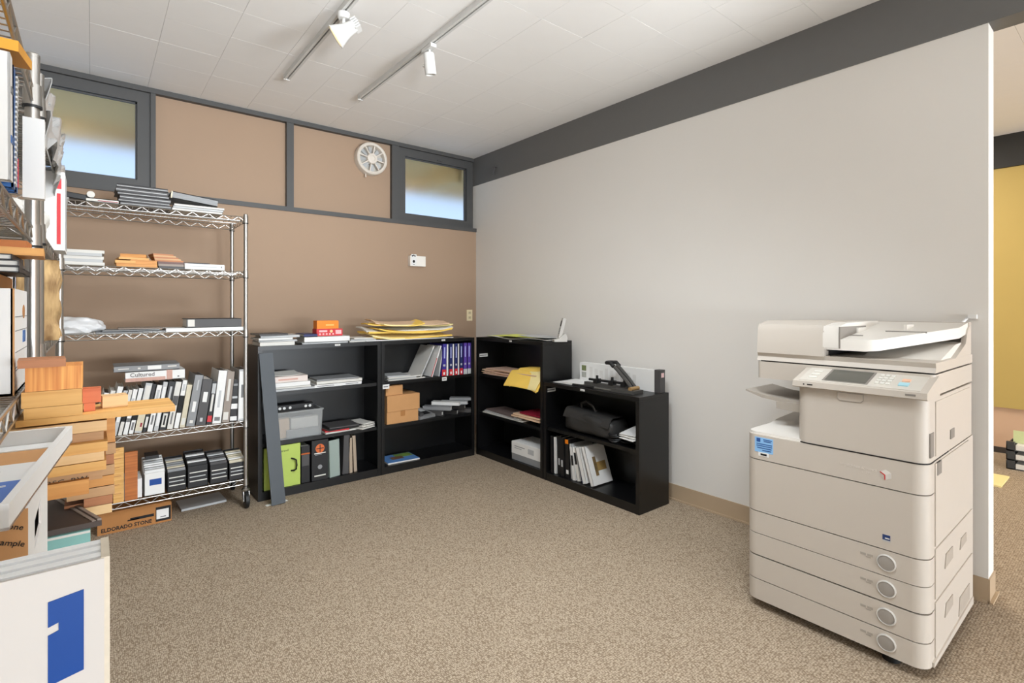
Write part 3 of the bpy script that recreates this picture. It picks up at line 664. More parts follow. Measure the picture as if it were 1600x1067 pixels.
for j in range(3): onp('key', 0.04 + j * 0.03, 0.052 + j * 0.03, YP1 - 0.075, YP1 - 0.045, 0.004, BTN, pn, 0.001)
bx('indicator', (-0.0222, YP1 - 0.075, 0.992), (-0.0200, YP1 - 0.055, 0.997), SEAMD, pn); bx('indicator', (-0.0222, YP1 - 0.045, 0.992), (-0.0200, YP1 - 0.040, 0.997), SEAMD, pn); bx('card_slot', (-0.0222, -W2 + 0.03, 0.992), (-0.0200, -W2 + 0.06, 0.999), COPYD, pn)
# scanner bed and document feeder
XS = 0.115
q = B(); q.prism(rr_poly(XS, DP, -W2 + 0.004, W2 + 0.004, 0.02), up, 0.984, 1.058); q.bevel(0.004, 2, 50); q.build('scanner_bed', COPY, cp, smooth=40)
q = B(); q.prism(rr_poly(XS + 0.006, DP - 0.01, -W2 + 0.012, W2 - 0.004, 0.02), up, 1.058, 1.064); q.build('lid_gap', SEAMD, cp)
df = thing('document_feeder', '', ''); del df['label']; del df['category']; df.parent = cp
prof = [(XS, 1.064), (DP, 1.064), (DP, 1.10), (XS + 0.004, 1.10), (XS + 0.010, 1.082)]
q = B(); q.prism(prof, lambda u, v, h: (u, h, v), -W2 + 0.004, W2 + 0.004); q.bevel(0.004, 2, 20); q.build('feeder_base', COPY, df, smooth=40)
YF = ys(1287, CXF + XS) - CYM
prof = [(XS - 0.002, 1.098), (DP - 0.01, 1.098), (DP - 0.01, 1.238), (XS + 0.10, 1.242), (XS + 0.014, 1.226), (XS + 0.003, 1.20)]
q = B(); q.prism(prof, lambda u, v, h: (u, h, v), YF, W2 + 0.002); q.bevel(0.010, 3, 20); q.build('feeder_housing', COPY, df, smooth=40)
q = B(); q.box((DP - 0.05, -W2 + 0.006, 1.098), (DP - 0.012, YF, 1.238)).bevel(0.006, 2); q.build('feeder_back', COPY, df, smooth=40)
# white input tray, front edge cut back to the right rear
def tray_z(u): return 1.150 + (u - XS) * 0.115
pts = [(XS + 0.002, YF), (XS + 0.002, -0.10), (XS + 0.03, -0.135), (0.52, -W2 + 0.012), (0.68, -W2 + 0.010), (0.68, YF)]
q = B()
a = [q.bm.verts.new((u, v, tray_z(u) - 0.022)) for u, v in pts]; b_ = [q.bm.verts.new((u, v, tray_z(u) + 0.022)) for u, v in pts]
n = len(pts)
for i in range(n): q.bm.faces.new((a[i], a[(i + 1) % n], b_[(i + 1) % n], b_[i]))
q.bm.faces.new(a[::-1]); q.bm.faces.new(b_); q.bevel(0.006, 2, 25); it = q.build('input_tray', COPYL, df, smooth=40)
q = B(); q.prism([(XS, 1.19), (XS + 0.012, 1.225), (XS + 0.10, 1.238), (0.60, 1.240), (0.60, 1.175), (XS, 1.135)], lambda u, v, h: (u, h, v), YF - 0.055, YF + 0.004); q.bevel(0.008, 2, 20); q.build('feed_cover', COPYL, df, smooth=40)
q = B(); q.box((XS - 0.0006, YF - 0.061, 1.135), (XS + 0.30, YF - 0.056, 1.222)); q.build('feed_cover_seam', COPYD, df)
for (u0, v0, ww) in ((0.30, -0.02, 0.12), (0.42, -0.16, 0.10)):
    q = B(); q.box((u0, v0, tray_z(u0) + 0.016), (u0 + ww, v0 + 0.012, tray_z(u0) + 0.044)).bevel(0.003, 1); q.build('paper_guide', COPYL, df)
bx('guide_rail', (0.22, -0.06, tray_z(0.22) + 0.02), (0.224, 0.0, tray_z(0.22) + 0.026), COPYD, df); bx('guide_rail', (0.36, -0.24, tray_z(0.36) + 0.02), (0.364, -0.10, tray_z(0.36) + 0.026), COPYD, df)
q = B(); q.box((XS + 0.05, YF - 0.004, 1.1), (0.62, YF + 0.002, 1.165)); q.build('delivery_slot', SEAMD, df)
for k in range(5):
    u = XS + 0.035 + 0.03 * k; q = B(); q.cyl((u, YF - 0.004, 1.125), (u, YF - 0.022, 1.131), 0.007, 8); q.build('delivery_roller', RUBBER, df, smooth=True)
q = B(); q.prism([(0.26, 1.10), (0.62, 1.10), (0.62, 1.155), (0.50, 1.150)], lambda u, v, h: (u, h, v), -W2 + 0.02, -0.05); q.build('delivery_ramp', COPYL, df)
q = B(); q.prism([(0.42, 1.098), (DP - 0.02, 1.098), (DP - 0.02, 1.236), (0.64, 1.205), (0.60, 1.15)], lambda u, v, h: (u, h, v), -W2 + 0.005, -W2 + 0.022); q.bevel(0.004, 1, 20); q.build('feeder_side', COPY, df, smooth=30)
# left side exit tray
tx0, ty0 = 0.16, W2 - 0.10
q = B(); q.prism([(YU, 0.872), (YU + 0.20, 0.892), (YU + 0.275, 0.915), (YU + 0.275, 0.922), (YU + 0.19, 0.905), (YU, 0.890)], lambda u, v, h: (h, u, v), 0.13, 0.40); q.bevel(0.003, 1); COPYM = mat('copier_mid_plastic', (172, 163, 152), 0.5, var=0.02)
xt = q.build('exit_tray', COPYM, cp, smooth=30)
q = B(); q.prism([(YU, 0.850), (YU + 0.13, 0.855), (YU + 0.13, 0.885), (YU, 0.89)], lambda u, v, h: (h, u, v), 0.115, 0.17); q.bevel(0.006, 2); q.build('exit_tray_bracket', COPYM, xt, smooth=30)
bx('exit_tray_bracket', (0.15, YU, 0.80), (0.22, YU + 0.05, 0.83), COPYM, xt, 0.006)
for x in (0.10, 0.60):
    for y in (-0.24, 0.24):
        cs = thing('caster', '', ''); del cs['label']; del cs['category']; cs.parent = cp; cs.location = (x, y, 0)
        q = B(); q.lathe([(0.014, -0.016), (0.0205, -0.012), (0.0205, 0.012), (0.014, 0.016)], lambda a, b_, h: (a, h, 0.0205 + b_), 20); q.build('wheel', RUBBER, cs, smooth=True)
        bx('fork', (-0.018, -0.022, 0.03), (0.018, 0.022, 0.046), RUBBER, cs, 0.003)
q = B(); q.cyl((0.06, -0.20, 0.0), (0.06, -0.20, 0.046), 0.028, 16); q.build('leveling_foot', RUBBER, cp, smooth=True)
# loose grey cable hooked on the wall behind

# ------------------------------------------------------------------ things on the chrome unit along the tan wall
FW = Fr(0.0, 3.735, 0.0)
def sW(px, d=0.0): return xs(px, 3.735 + d)
def sheet_thing(name, label, cat, fr, s, d, z, w_, dd, T, m, amp=0.004, yaw=0.0, seed=1, group=None, tilt=(0, 0), rest=0.0, droop=(0, 0), curl=0.0):
    """a loose folder, envelope or paper that is not quite flat"""
    rnd = random.Random(seed); p1, p2, k1, k2 = rnd.random() * 6, rnd.random() * 6, rnd.uniform(6, 14), rnd.uniform(6, 14)
    q = B(); q.sheet(w_, dd, T, lambda x, y: amp * (1 + math.sin(k1 * x + p1) * math.cos(k2 * y + p2)) / 2 + tilt[0] * x + tilt[1] * y + abs(tilt[0]) * w_ / 2 - droop[0] * max(0.0, droop[1] - y) + curl * abs(2 * x / w_) ** 4 * (1 if x * (1 if seed % 2 else -1) > 0 else 0.3), 18, 12)
    o = q.build(name, m, None, fr.p(s, d, z + rest), (0, 0, fr.rz + yaw), smooth=True)
    return tag(o, label, cat, group)
def slab(name, label, cat, fr, s0, s1, d0, d1, z, T, m, yaw=0.0, bev=0.0015, group=None, rest=0.0006):
    w_, dd = s1 - s0, d1 - d0
    q = B(); q.box((-w_ / 2, -dd / 2, 0), (w_ / 2, dd / 2, T))
    if bev: q.bevel(min(bev, T * 0.3), 1)
    o = q.build(name, m, None, fr.p((s0 + s1) / 2, (d0 + d1) / 2, z + rest), (0, 0, fr.rz + yaw))
    return tag(o, label, cat, group)

# row of binders on the fourth shelf, numbered from the right post
z4 = ZW[3] + 0.0006
rowb = [ # x0, x1 (bottom), lean deg, height m, cover, bands, words
 (371, 385, 1.5, 0.335, LGREY, [(0.04, 0.96, 0.12, 0.95, WHITE), (0.45, 0.7, 0.3, 0.6, GINK)], 'white and grey binder'),
 (359, 370, 3, 0.27, BLACK, [(0.02, 0.12, 0.05, 0.95, WHITE), (0.3, 0.42, 0.05, 0.95, WHITE), (0.55, 0.6, 0.1, 0.9, LGREY), (0.85, 0.9, 0.1, 0.95, GREY)], 'black sample case with white bands'),
 (346, 358, 6, 0.325, TAUPE, [(0.05, 0.2, 0.15, 0.75, OFFW), (0.42, 0.85, 0.3, 0.6, OFFW)], 'taupe binder'),
 (331, 345, 6.5, 0.335, WHITE, [(0.3, 0.62, 0.35, 0.6, LGREY), (0.05, 0.12, 0.2, 0.8, GINK)], 'wide white binder'),
 (322, 330, 7.5, 0.27, BLACK, [(0.06, 0.2, 0.1, 0.9, RED), (0.3, 0.7, 0.3, 0.7, OFFW), (0.72, 0.95, 0.15, 0.85, LGREY)], 'black book with red spine foot'),
 (305, 321, 8, 0.288, DGREY, [(0.5, 0.72, 0.3, 0.72, WHITE), (0.08, 0.16, 0.35, 0.6, LGREY)], 'dark grey binder with white spine label'),
 (290, 304, 9, 0.318, GREY, [(0.28, 0.48, 0.35, 0.7, WHITE), (0.06, 0.12, 0.35, 0.7, OFFW), (0.7, 0.9, 0.45, 0.6, LGREY)], 'mid grey binder with white spine label'),
 (280, 289, 9, 0.262, CREAM, [(0.06, 0.22, 0.2, 0.8, OFFW)], 'cream stone-print binder'),
 (271, 279, 9.5, 0.292, WHITE, [(0.32, 0.68, 0.08, 0.92, INK), (0.78, 0.92, 0.3, 0.7, LGREY)], 'white binder with long black label'),
 (260, 270, 9.5, 0.286, OFFW, [(0.5, 0.7, 0.1, 0.9, DGREY), (0.1, 0.35, 0.35, 0.6, GINK)], 'off-white binder with dark band'),
 (248, 259, 10, 0.29, BLACK, [(0.06, 0.34, 0.2, 0.8, OFFW), (0.1, 0.3, 0.38, 0.62, INK), (0.56, 0.9, 0.35, 0.65, LGREY)], 'black binder with white lettering'),
 (239, 247, 10, 0.292, LGREY, [(0.1, 0.9, 0.25, 0.8, WHITE)], 'slim pale grey binder'),
 (229, 238, 10.5, 0.276, WHITE, [(0.42, 0.5, 0.0, 1.0, INK), (0.15, 0.35, 0.35, 0.65, GINK), (0.62, 0.9, 0.3, 0.7, LGREY)], 'white binder with thin black stripe'),
 (222, 228, 10.5, 0.285, BLACK, [(0.1, 0.32, 0.2, 0.8, OFFW)], 'slim black binder'),
 (209, 221, 11, 0.292, LGREY, [(0.04, 0.42, 0.05, 0.95, CREAM), (0.12, 0.2, 0.55, 0.8, MAROON), (0.5, 0.95, 0.2, 0.85, OFFW)], 'grey binder with photo spine foot'),
 (200, 208, 11, 0.266, WHITE, [(0.3, 0.44, 0.05, 0.95, INK), (0.08, 0.25, 0.3, 0.7, GINK)], 'white binder with black band'),
 (191, 199, 11, 0.262, WHITE, [(0.28, 0.36, 0.1, 0.9, GINK), (0.5, 0.8, 0.3, 0.7, LGREY)], 'white binder with grey mark'),
 (183, 190, 11.5, 0.262, OFFW, [(0.3, 0.46, 0.1, 0.9, INK)], 'off-white binder with black square'),
 (174, 182, 12, 0.26, LGREY, [(0.3, 0.8, 0.2, 0.8, WHITE)], 'pale grey binder'),
 (163, 173, 12, 0.285, WHITE, [(0.2, 0.7, 0.3, 0.7, LGREY)], 'wide white sample binder'),
 (153, 162, 12, 0.265, OFFW, [(0.2, 0.7, 0.3, 0.7, GREY)], 'off-white sample binder'),
 (143, 152, 12, 0.255, WHITE, [(0.2, 0.7, 0.3, 0.7, GREY)], 'white sample binder'),
]
for i, (a, b_, ln, h, c, bands, words_) in enumerate(rowb):
    x0, x1 = sW(a), sW(b_ + 1)
    T = (x1 - x0) * math.cos(R(ln)) - 0.001
    vol('binder', '%s, %s from the right post in the leaning row' % (words_, ORD[i]), 'binder', FW, (x0 + x1) / 2, 0.003 + random.uniform(0, 0.012), z4, T, 0.24, h, c, PAPER if i % 3 else BLACK, lean=R(ln), bands=bands, group='leaning row of binders on the fourth wire shelf')
# two lying on top of the row
ztop = z4 + 0.305
s0, s1 = sW(196), sW(289)
r = vol('catalogue_binder', 'white and pink binder lettered Cultured lying across the binder row', 'binder', FW, (s0 + s1) / 2, 0.004, ztop, 0.058, 0.20, s1 - s0, WHITE, flat=True, bands=[(0.0, 0.66, 0.0, 0.36, PINK), (0.68, 0.78, 0.0, 1.0, PINK), (0.87, 0.90, 0.2, 0.35, GINK)])
text('spine_lettering', 'Cultured', 0.033, mat('grey_letter', (128, 122, 120), 0.6), r, (-(s1 - s0) * 0.43, -0.0016, 0.0585 * 0.48), (R(90), 0, 0), bold=0.0006)
s0, s1 = sW(178), sW(281)
vol('ring_binder', 'grey binder with white spine label on top of the Cultured binder', 'binder', FW, (s0 + s1) / 2, 0.012, ztop + 0.0588, 0.036, 0.22, s1 - s0, GREY, PAPER, flat=True, bands=[(0.50, 0.71, 0.2, 0.8, WHITE), (0.06, 0.22, 0.42, 0.56, OFFW), (0.35, 0.39, 0.35, 0.6, OFFW), (0.81, 0.95, 0.45, 0.65, OFFW)])

# top shelf
z1 = ZW[0] + 0.0006
s0, s1 = sW(184), sW(264)
zz = z1
names = ['bottom', 'second lowest', 'third lowest', 'fourth lowest', 'second highest', 'topmost']
for k in range(6):
    T = (0.019, 0.016, 0.022, 0.017, 0.024, 0.020)[k]; dx = (0.012, 0.004, 0.010, 0.0, -0.008, -0.004)[k]
    vol('catalogue', 'dark grey catalogue, %s of the stack on the highest wire shelf' % names[k], 'catalogue', FW, (s0 + s1) / 2 + dx, 0.005 + 0.003 * (k % 3), zz, T, 0.22, s1 - s0, DGREY, PAPER, flat=True, yaw=R((-1.5, 1, 0.5, -1, 1.2, 0)[k]), group='grey catalogues on the top wire shelf', bands=[(0.0, 1.0, 0.40, 0.56, LGREY)])
    zz += T + 0.0006
s0, s1 = sW(131), sW(182)
vol('sample_folder', 'white edged folder with red stripe on top shelf, left of grey catalogues', 'folder', FW, (s0 + s1) / 2 + 0.01, 0.004, z1, 0.022, 0.23, s1 - s0, OFFW, PAPER, flat=True, bands=[(0.35, 0.98, 0.3, 0.5, MAROON)], board=0.004)
q = B(); q.cyl((0, -0.001, 0), (0, 0.20, 0.0), 0.018, 20); q.cyl((0, -0.002, 0), (0, 0.0, 0.0), 0.010, 14)
o = q.build('paper_roll', OFFW, None, FW.p(sW(142), 0.01, z1 + 0.0405 + 0.0006), (0, 0, R(4)), smooth=True); tag(o, 'rolled white paper lying on the folder on top wire shelf', 'paper roll')
s0, s1 = sW(106), sW(129)
vol('ring_binder', 'black binder lying tilted at left end of the top wire shelf', 'binder', FW, (s0 + s1) / 2 - 0.03, 0.004, z1 + 0.012, 0.03, 0.23, 0.15, BLACK, PAPER, flat=True, lean=R(6))
s0, s1 = sW(267), sW(343)
vol('ring_binder', 'light grey binder with cream edge at right of the top shelf catalogues', 'binder', FW, (s0 + s1) / 2 - 0.004, 0.02, z1 + 0.062, 0.042, 0.25, (s1 - s0) * 0.97, GREY, PAPER, flat=True, lean=R(6), bands=[(0.0, 0.03, 0.0, 1.0, CREAM)], board=0.004)
for k in range(3):
    vol('booklet', '%s white booklet under the light grey binder on top wire shelf' % ('lowest', 'middle', 'upper')[k], 'booklet', FW, (s0 + s1) / 2 + 0.012 + 0.006 * k, 0.006 + 0.004 * k, z1 + 0.0145 * k, 0.0135, 0.22, 0.27, LGREY if k == 1 else OFFW, PAPER, flat=True, yaw=R(1.5 - k), group='white booklets on the top wire shelf')

# second shelf
z2 = ZW[1] + 0.0006
zz = z2
for k in range(5):
    s0, s1 = sW(97 + k % 2), sW((163, 161, 162, 160, 163)[k])
    slab('ceiling_sample', 'off-white board sample, %s in stack left on second wire shelf' % ('bottom one', 'second from bottom', 'middle one', 'second from top', 'top one')[k], 'board', FW, s0, s1, 0.004 + 0.004 * (k % 3), 0.23, zz, 0.0165, LGREY if k % 2 else OFFW, yaw=R((0.8, -0.6, 0.4, -1, 0.5)[k]), group='off-white board stack', rest=0.0); zz += 0.0170
wtile = [(182, 246, 0, 0.020, 'bottom'), (180, 214, 0.021, 0.016, 'left one of the second layer in'), (203, 246, 0.021, 0.022, 'right one of the second layer in'), (184, 232, 0.044, 0.012, 'third layer of'), (191, 232, 0.057, 0.020, 'topmost')]
for k, (a, b_, dz, T, w_) in enumerate(wtile):
    slab('wood_sample', 'honey wood tile, %s pile on second wire shelf' % w_, 'wood sample', FW, sW(a) + (0.004 if k == 2 else 0), sW(b_) - (0.006 if k == 1 else 0), 0.005 + 0.008 * k, 0.17 + 0.008 * k, z2 + dz, T, (FIR, PINE, FIR, PINE, FIR)[k], yaw=R((0, 2, -1, 4, -6)[k]) if k not in (1, 2) else 0, group='honey wood tiles', rest=0.0)
zz = z2
for k in range(8):
    T = 0.009 if k > 2 else 0.013
    m = (DGREY, TAUPE, mat('plum_tile', (112, 88, 84), 0.6), CEDAR, TANW, CEDAR, TANW, CEDAR)[k]
    s0 = sW(246) - 0.004 * k + (0.012 if k < 3 else 0.0); s1 = s0 + (0.145 if k > 2 else 0.155)
    slab('shingle_sample', 'brown shingle sample, %s from the bottom of the fanned pile' % ORD[k], 'shingle', FW, s0 - 0.0, s1 - 0.01 * max(0, k - 3), 0.02 + 0.002 * k, 0.15, zz, T, m, yaw=R(-3 + 1.6 * k), group='fanned brown shingles', rest=0.0); zz += T + 0.0004
s0, s1 = sW(289), sW(351)
vol('flat_box', 'slim white boxed sample at right on second wire shelf', 'box', FW, (s0 + s1) / 2, 0.004, z2, 0.034, 0.17, s1 - s0, WHITE, solid=True, flat=True, bands=[(0.12, 0.8, 0.45, 0.6, LGREY), (0.9, 0.94, 0.4, 0.7, GREY)])
vol('flat_book', 'thin dark book lying on the slim white boxed sample', 'book', FW, (s0 + s1) / 2 - 0.05, 0.03, z2 + 0.0346, 0.008, 0.14, 0.16, DGREY, flat=True, board=0.001)

# third shelf
z3 = ZW[2] + 0.0006
def crumple(name, label, cat, loc, size, m, seed, rz=0.0, n=20):
    """a crumpled plastic bag: a bumpy closed skin over an ellipsoid flattened on its base"""
    rnd = random.Random(seed); q = B()
    bmesh.ops.create_icosphere(q.bm, subdivisions=4, radius=1.0)
    ph = [(Vector((rnd.gauss(0, 1), rnd.gauss(0, 1), rnd.gauss(0, 1))).normalized(), rnd.uniform(3, 9), rnd.random() * 6) for _ in range(n)]
    for v in q.bm.verts:
        c = v.co.copy(); f = 1 + sum(0.045 * abs(math.sin(k * c.dot(d) + p)) for d, k, p in ph) - 0.03 * n * 0.64
        v.co = Vector((c.x * f * size[0] / 2, c.y * f * size[1] / 2, max(c.z * f, -0.72) * size[2] / 2 * 1.16 + size[2] * 0.72 / 2 * 1.16))
    o = q.build(name, m, None, loc, (0, 0, rz), smooth=28)
    return tag(o, label, cat)
s0, s1 = sW(92), sW(140)
crumple('plastic_bag', 'crumpled white plastic bag at left on third wire shelf', 'bag', FW.p((s0 + s1) / 2 - 0.02, 0.13, z3 + 0.001), (0.26, 0.20, 0.085), BAGW, 5)
zz = z3
for k in range(3):
    s0, s1 = sW((150, 160, 185)[k]), sW((262, 250, 256)[k])
    sheet_thing('grey_folder', 'flat grey folder, %s of three on the third wire shelf' % ('lowest', 'middle', 'topmost')[k], 'folder', FW, (s0 + s1) / 2, 0.004 + 0.006 * k, zz, s1 - s0, 0.22, 0.006, GREY if k != 2 else TAUPE, 0.003, R(1 - k), 11 + k, 'grey folders on the third wire shelf'); zz += 0.0098
s0, s1 = sW(258), sW(382)
vol('flat_box', 'long flat white case under the black binder on third wire shelf', 'box', FW, (s0 + s1) / 2, 0.003, z3, 0.022, 0.22, s1 - s0 - 0.01, WHITE, solid=True, flat=True)
s0, s1 = sW(292), sW(378)
vol('ring_binder', 'black ring binder with white label lying on the third wire shelf', 'binder', FW, (s0 + s1) / 2, 0.012, z3 + 0.0228, 0.055, 0.23, s1 - s0, DGREY, PAPER, flat=True, bands=[(0.02, 0.14, 0.12, 0.9, OFFW)])

# bottom shelf: sample boxes
z5 = ZW[4] + 0.0006
def sample_box(label, a, b_, h, front, top, cardm, lid=None, tape=False, lines=True, dz=0.0):
    s0, s1 = sW(a) + 0.0015, sW(b_) - 0.0015; w_ = s1 - s0
    r = thing('sample_box', label, 'sample box', FW.p((s0 + s1) / 2, 0.012, z5), group='sample boxes on the bottom wire shelf')
    hw = w_ / 2; D = 0.21; t = 0.003; hf = h * 0.72
    q = B(); q.box((-hw, 0, 0), (hw, D, t)); q.box((-hw, 0, 0), (hw, t, hf)); q.box((-hw, D - t, 0), (hw, D, h)); 
    for sg in (-1, 1): q.prism([(0, 0), (D, 0), (D, h), (0, hf)], lambda u, v, hh: (hh, u, v), sg * hw - (t if sg > 0 else 0), sg * hw + (t if sg < 0 else 0))
    q.build('body', front, r)
    n = 6
    for k in range(n):
        y = 0.012 + k * (D - 0.05) / n; hh = hf + (h - hf) * (y / D) + 0.012
        bx('sample_card', (-hw + t + 0.001, y, t), (hw - t - 0.001, y + (D - 0.05) / n - 0.003, hh), (cardm, top, cardm)[k % 3], r)
    if lines:
        for k in range(3): bx('printed_line', (-hw * 0.8, -0.0008, hf * (0.28 + 0.2 * k)), (hw * (0.75 if k % 2 else 0.9), 0.0004, hf * (0.28 + 0.2 * k) + 0.006), OFFW if k != 1 else LGREY, r)
    if tape: bx('tape_label', (-hw * 0.5, -0.001, hf * 0.45), (hw * 0.65, 0.0004, hf * 0.72), TAPE, r)
    return r
sample_box('black sample box with cream card, nearest the right post', 358, 385, 0.155, BLACK, WHITE, CREAM)
sample_box('black sample box, second from the right post', 328, 357, 0.165, BLACK, LGREY, DGREY)
sample_box('black sample box with white printed front, third from the right post', 293, 326, 0.185, BLACK, WHITE, BLACK)
sample_box('sample box with marbled top, right of the one with blue tape', 261, 292, 0.165, BLACK, CREAM, GREY)
sample_box('white sample box with blue tape on bottom wire shelf', 225, 259, 0.185, WHITE, LGREY, WHITE, tape=True, lines=False)
s0, s1 = sW(226), sW(257)
bx_ = slab('sample_tray', 'black flat case lying on the white box with blue tape', 'case', FW, s0 + 0.01, s1 - 0.02, 0.09, 0.20, z5 + 0.198, 0.02, BLACK)
s0, s1 = sW(193), sW(223)
vol('sample_box', 'low white box beside the blue-taped box on bottom shelf', 'sample box', FW, (s0 + s1) / 2, 0.02, z5, s1 - s0 - 0.004, 0.18, 0.11, WHITE, solid=True)
def leanboard(label, a, b_, top_y, m, d):
    s0, s1 = sW(a), sW(b_); h = zy((a + b_) / 2, top_y, 3.735) - z5
    q = B(); q.box((-(s1 - s0) / 2, 0, 0), ((s1 - s0) / 2, 0.018, h)).bevel(0.0015, 1)
    o = q.build('wood_board', m, None, FW.p((s0 + s1) / 2, d, z5), (0, 0, 0)); return tag(o, label, 'wood sample', 'boards standing on the bottom wire shelf')
leanboard('upright orange-brown stained board on bottom wire shelf', 195, 215, 706, OAKW, 0.000)
o = leanboard('upright pale board with pencil marks left of the orange-brown board', 177, 193.5, 700, PINE, -0.004)
hb = 0.34
q = B()
for k in range(6): q.box((-0.022, -0.0008, 0.05 + k * 0.05), (0.012 - 0.008 * (k % 2), 0.0004, 0.053 + k * 0.05))
q.build('pencil_mark', CEDAR, o)

# ------------------------------------------------------------------ floor below it
x0, x1 = 0.045, 0.52
FE = Fr(0.0, 3.775, 0.0)
x0 = xs(152, 3.775); x1 = xs(268, 3.775)
r = thing('cardboard_carton', 'brown cardboard carton lettered ELDORADO STONE on floor under wire shelf', 'carton', ((x0 + x1) / 2, 3.775, 0.0))
hw = (x1 - x0) / 2
q = B(); q.box((-hw, 0, 0.0005), (hw, 0.30, 0.115)).bevel(0.003, 1); q.build('body', KRAFTD, r)
bx('lid_flap', (-hw + 0.004, 0.004, 0.115), (hw - 0.004, 0.147, 0.119), KRAFTD, r); bx('lid_flap', (-hw + 0.004, 0.153, 0.115), (hw - 0.004, 0.296, 0.119), KRAFTD, r)
text('carton_lettering', 'ELDORADO STONE', 0.030, INK, r, (-hw + 0.016, -0.0006, 0.014), (R(90), 0, 0), bold=0.0009, sx_=0.90)
q = B(); q.box((-hw * 0.15, -0.0009, 0.050), (hw * 0.50, 0.0004, 0.066)); q.box((-hw * 0.22, -0.0009, 0.050), (hw * 0.10, 0.0004, 0.058)); q.build('marker_strike', INK, r)
bx('label_frame', (hw * 0.55, -0.0009, 0.012), (hw * 0.98, 0.0004, 0.098), INK, r); bx('paper_label', (hw * 0.57, -0.0015, 0.026), (hw * 0.92, -0.0008, 0.082), WHITE, r); bx('printed_line', (hw * 0.68, -0.002, 0.034), (hw * 0.84, -0.0014, 0.040), GINK, r)
slab('display_board', 'flat grey board lying on the carpet under wire shelf, right of carton', 'board', Fr(0, 0, 0), x1 + 0.06, WX1 - 0.10, 3.90, 4.10, 0.0, 0.014, LGREY, yaw=R(3))

# ------------------------------------------------------------------ things in and on the bookcases
def sB(px, d=0.0): return xs(px, YBK + d)
zt = H3 + 0.0006; za = ZS3[1] + 0.0006; zb = ZS3[0] + 0.0006; zc = ZB + 0.0006
def lying(name, label, cat, fr, s0, s1, d, z, T, D, m, **k):
    return vol(name, label, cat, fr, (s0 + s1) / 2, d, z, T, D, s1 - s0, m, flat=True, **k)
# -- first back bookcase, top
gA = 'catalogues stacked on the first bookcase'
zz = zt
for k, (a, b_, T, m, y, wd) in enumerate([(406, 462, 0.026, OFFW, 1.5, 'thick white catalogue, lowest'), (405, 466, 0.012, LGREY, -2, 'pale grey catalogue, second'), (404, 459, 0.014, WHITE, 2, 'white catalogue, third'), (408, 470, 0.016, LGREY, -3, 'silver catalogue, fourth'), (405, 452, 0.012, DGREY, 4, 'dark catalogue, top')]):
    lying('catalogue', wd + ' in the stack beside the wire shelving post', 'catalogue', FB, sB(a) + 0.005, sB(b_), 0.02 + 0.01 * (k % 2), zz, T, 0.22, m, yaw=R(y), group=gA, board=0.0015); zz += T + 0.0006
zz = zt
for k, (a, b_, T, m, y, wd) in enumerate([(474, 545, 0.012, LGREY, -1, 'thin grey catalogue under the thick white book'), (477, 548, 0.040, WHITE, 0, 'thick white book under the red box')]):
    lying('book', wd, 'book', FB, sB(a), sB(b_), 0.02, zz, T, 0.22, m, yaw=R(y)); zz += T + 0.0006
lying('book', 'navy bound book lying left on the thick white book', 'book', FB, sB(476), sB(497.5), 0.02, zz, 0.02, 0.2, NAVY, yaw=R(0))
def carton(name, label, fr, s0, s1, d0, d1, z, h, m, group=None, tapem=None, cat='box', yaw=0.0):
    r = thing(name, label, cat, fr.p((s0 + s1) / 2, d0, z), (0, 0, fr.rz + yaw), group); hw = (s1 - s0) / 2; D = d1 - d0
    q = B(); q.box((-hw, 0, 0), (hw, D, h)).bevel(0.002, 1); q.build('body', m, r)
    q = B(); q.box((-hw + 0.003, 0.003, h), (hw - 0.003, D / 2 - 0.002, h + 0.002)); q.box((-hw + 0.003, D / 2 + 0.002, h), (hw - 0.003, D - 0.003, h + 0.002)); q.build('lid_flap', m, r)
    if tapem: bx('tape_strip', (-0.02, -0.0008, h * 0.55), (0.02, 0.0004, h), tapem, r)
    return r
r = carton('small_carton', 'small red printed carton on the thick white book', FB, sB(499), sB(540), 0.06, 0.15, zz, 0.050, RED, cat='carton')
REDP = mat('pale_red_print', (250, 178, 178), 0.5)
w_ = (sB(540) - sB(499)) / 2
bx('printed_panel', (-w_ * 0.8, -0.0008, 0.028), (-w_ * 0.2, 0.0004, 0.042), REDP, r); bx('printed_panel', (w_ * 0.45, -0.0008, 0.012), (w_ * 0.9, 0.0004, 0.042), REDP, r)
q = B(); q.lathe([(0.011, 0), (0.011, 0.0008)], lambda x, y, h: (w_ * 0.12 + x, -h, 0.034 + y), 14); q.build('printed_disc', mat('peach_print', (250, 196, 140), 0.5), r)
for k in range(5): bx('printed_line', (-w_ * 0.8 + k * 0.024, -0.0008, 0.008), (-w_ * 0.8 + k * 0.024 + 0.012, 0.0004, 0.020), REDP, r)
r = carton('small_carton', 'small orange carton on top of the red printed carton', FB, sB(500), sB(534), 0.065, 0.145, zz + 0.0526, 0.058, ORANGE, cat='carton')
bx('printed_panel', (-0.015, -0.0008, 0.022), (0.045, 0.0004, 0.034), mat('pale_orange', (252, 176, 90), 0.5), r)
zz = zt
for k, (a, b_, m, y) in enumerate([(549, 596, OFFW, 2), (552, 590, LGREY, -5), (556, 588, OFFW, 7)]):
    lying('booklet', ('bottom', 'middle', 'top')[k] + ' white booklet on bookcase top between red carton and envelopes', 'booklet', FB, sB(a), sB(b_), 0.04, zz, 0.010, 0.19, m, yaw=R(y), group='booklets between carton and envelopes', board=0.001); zz += 0.0106
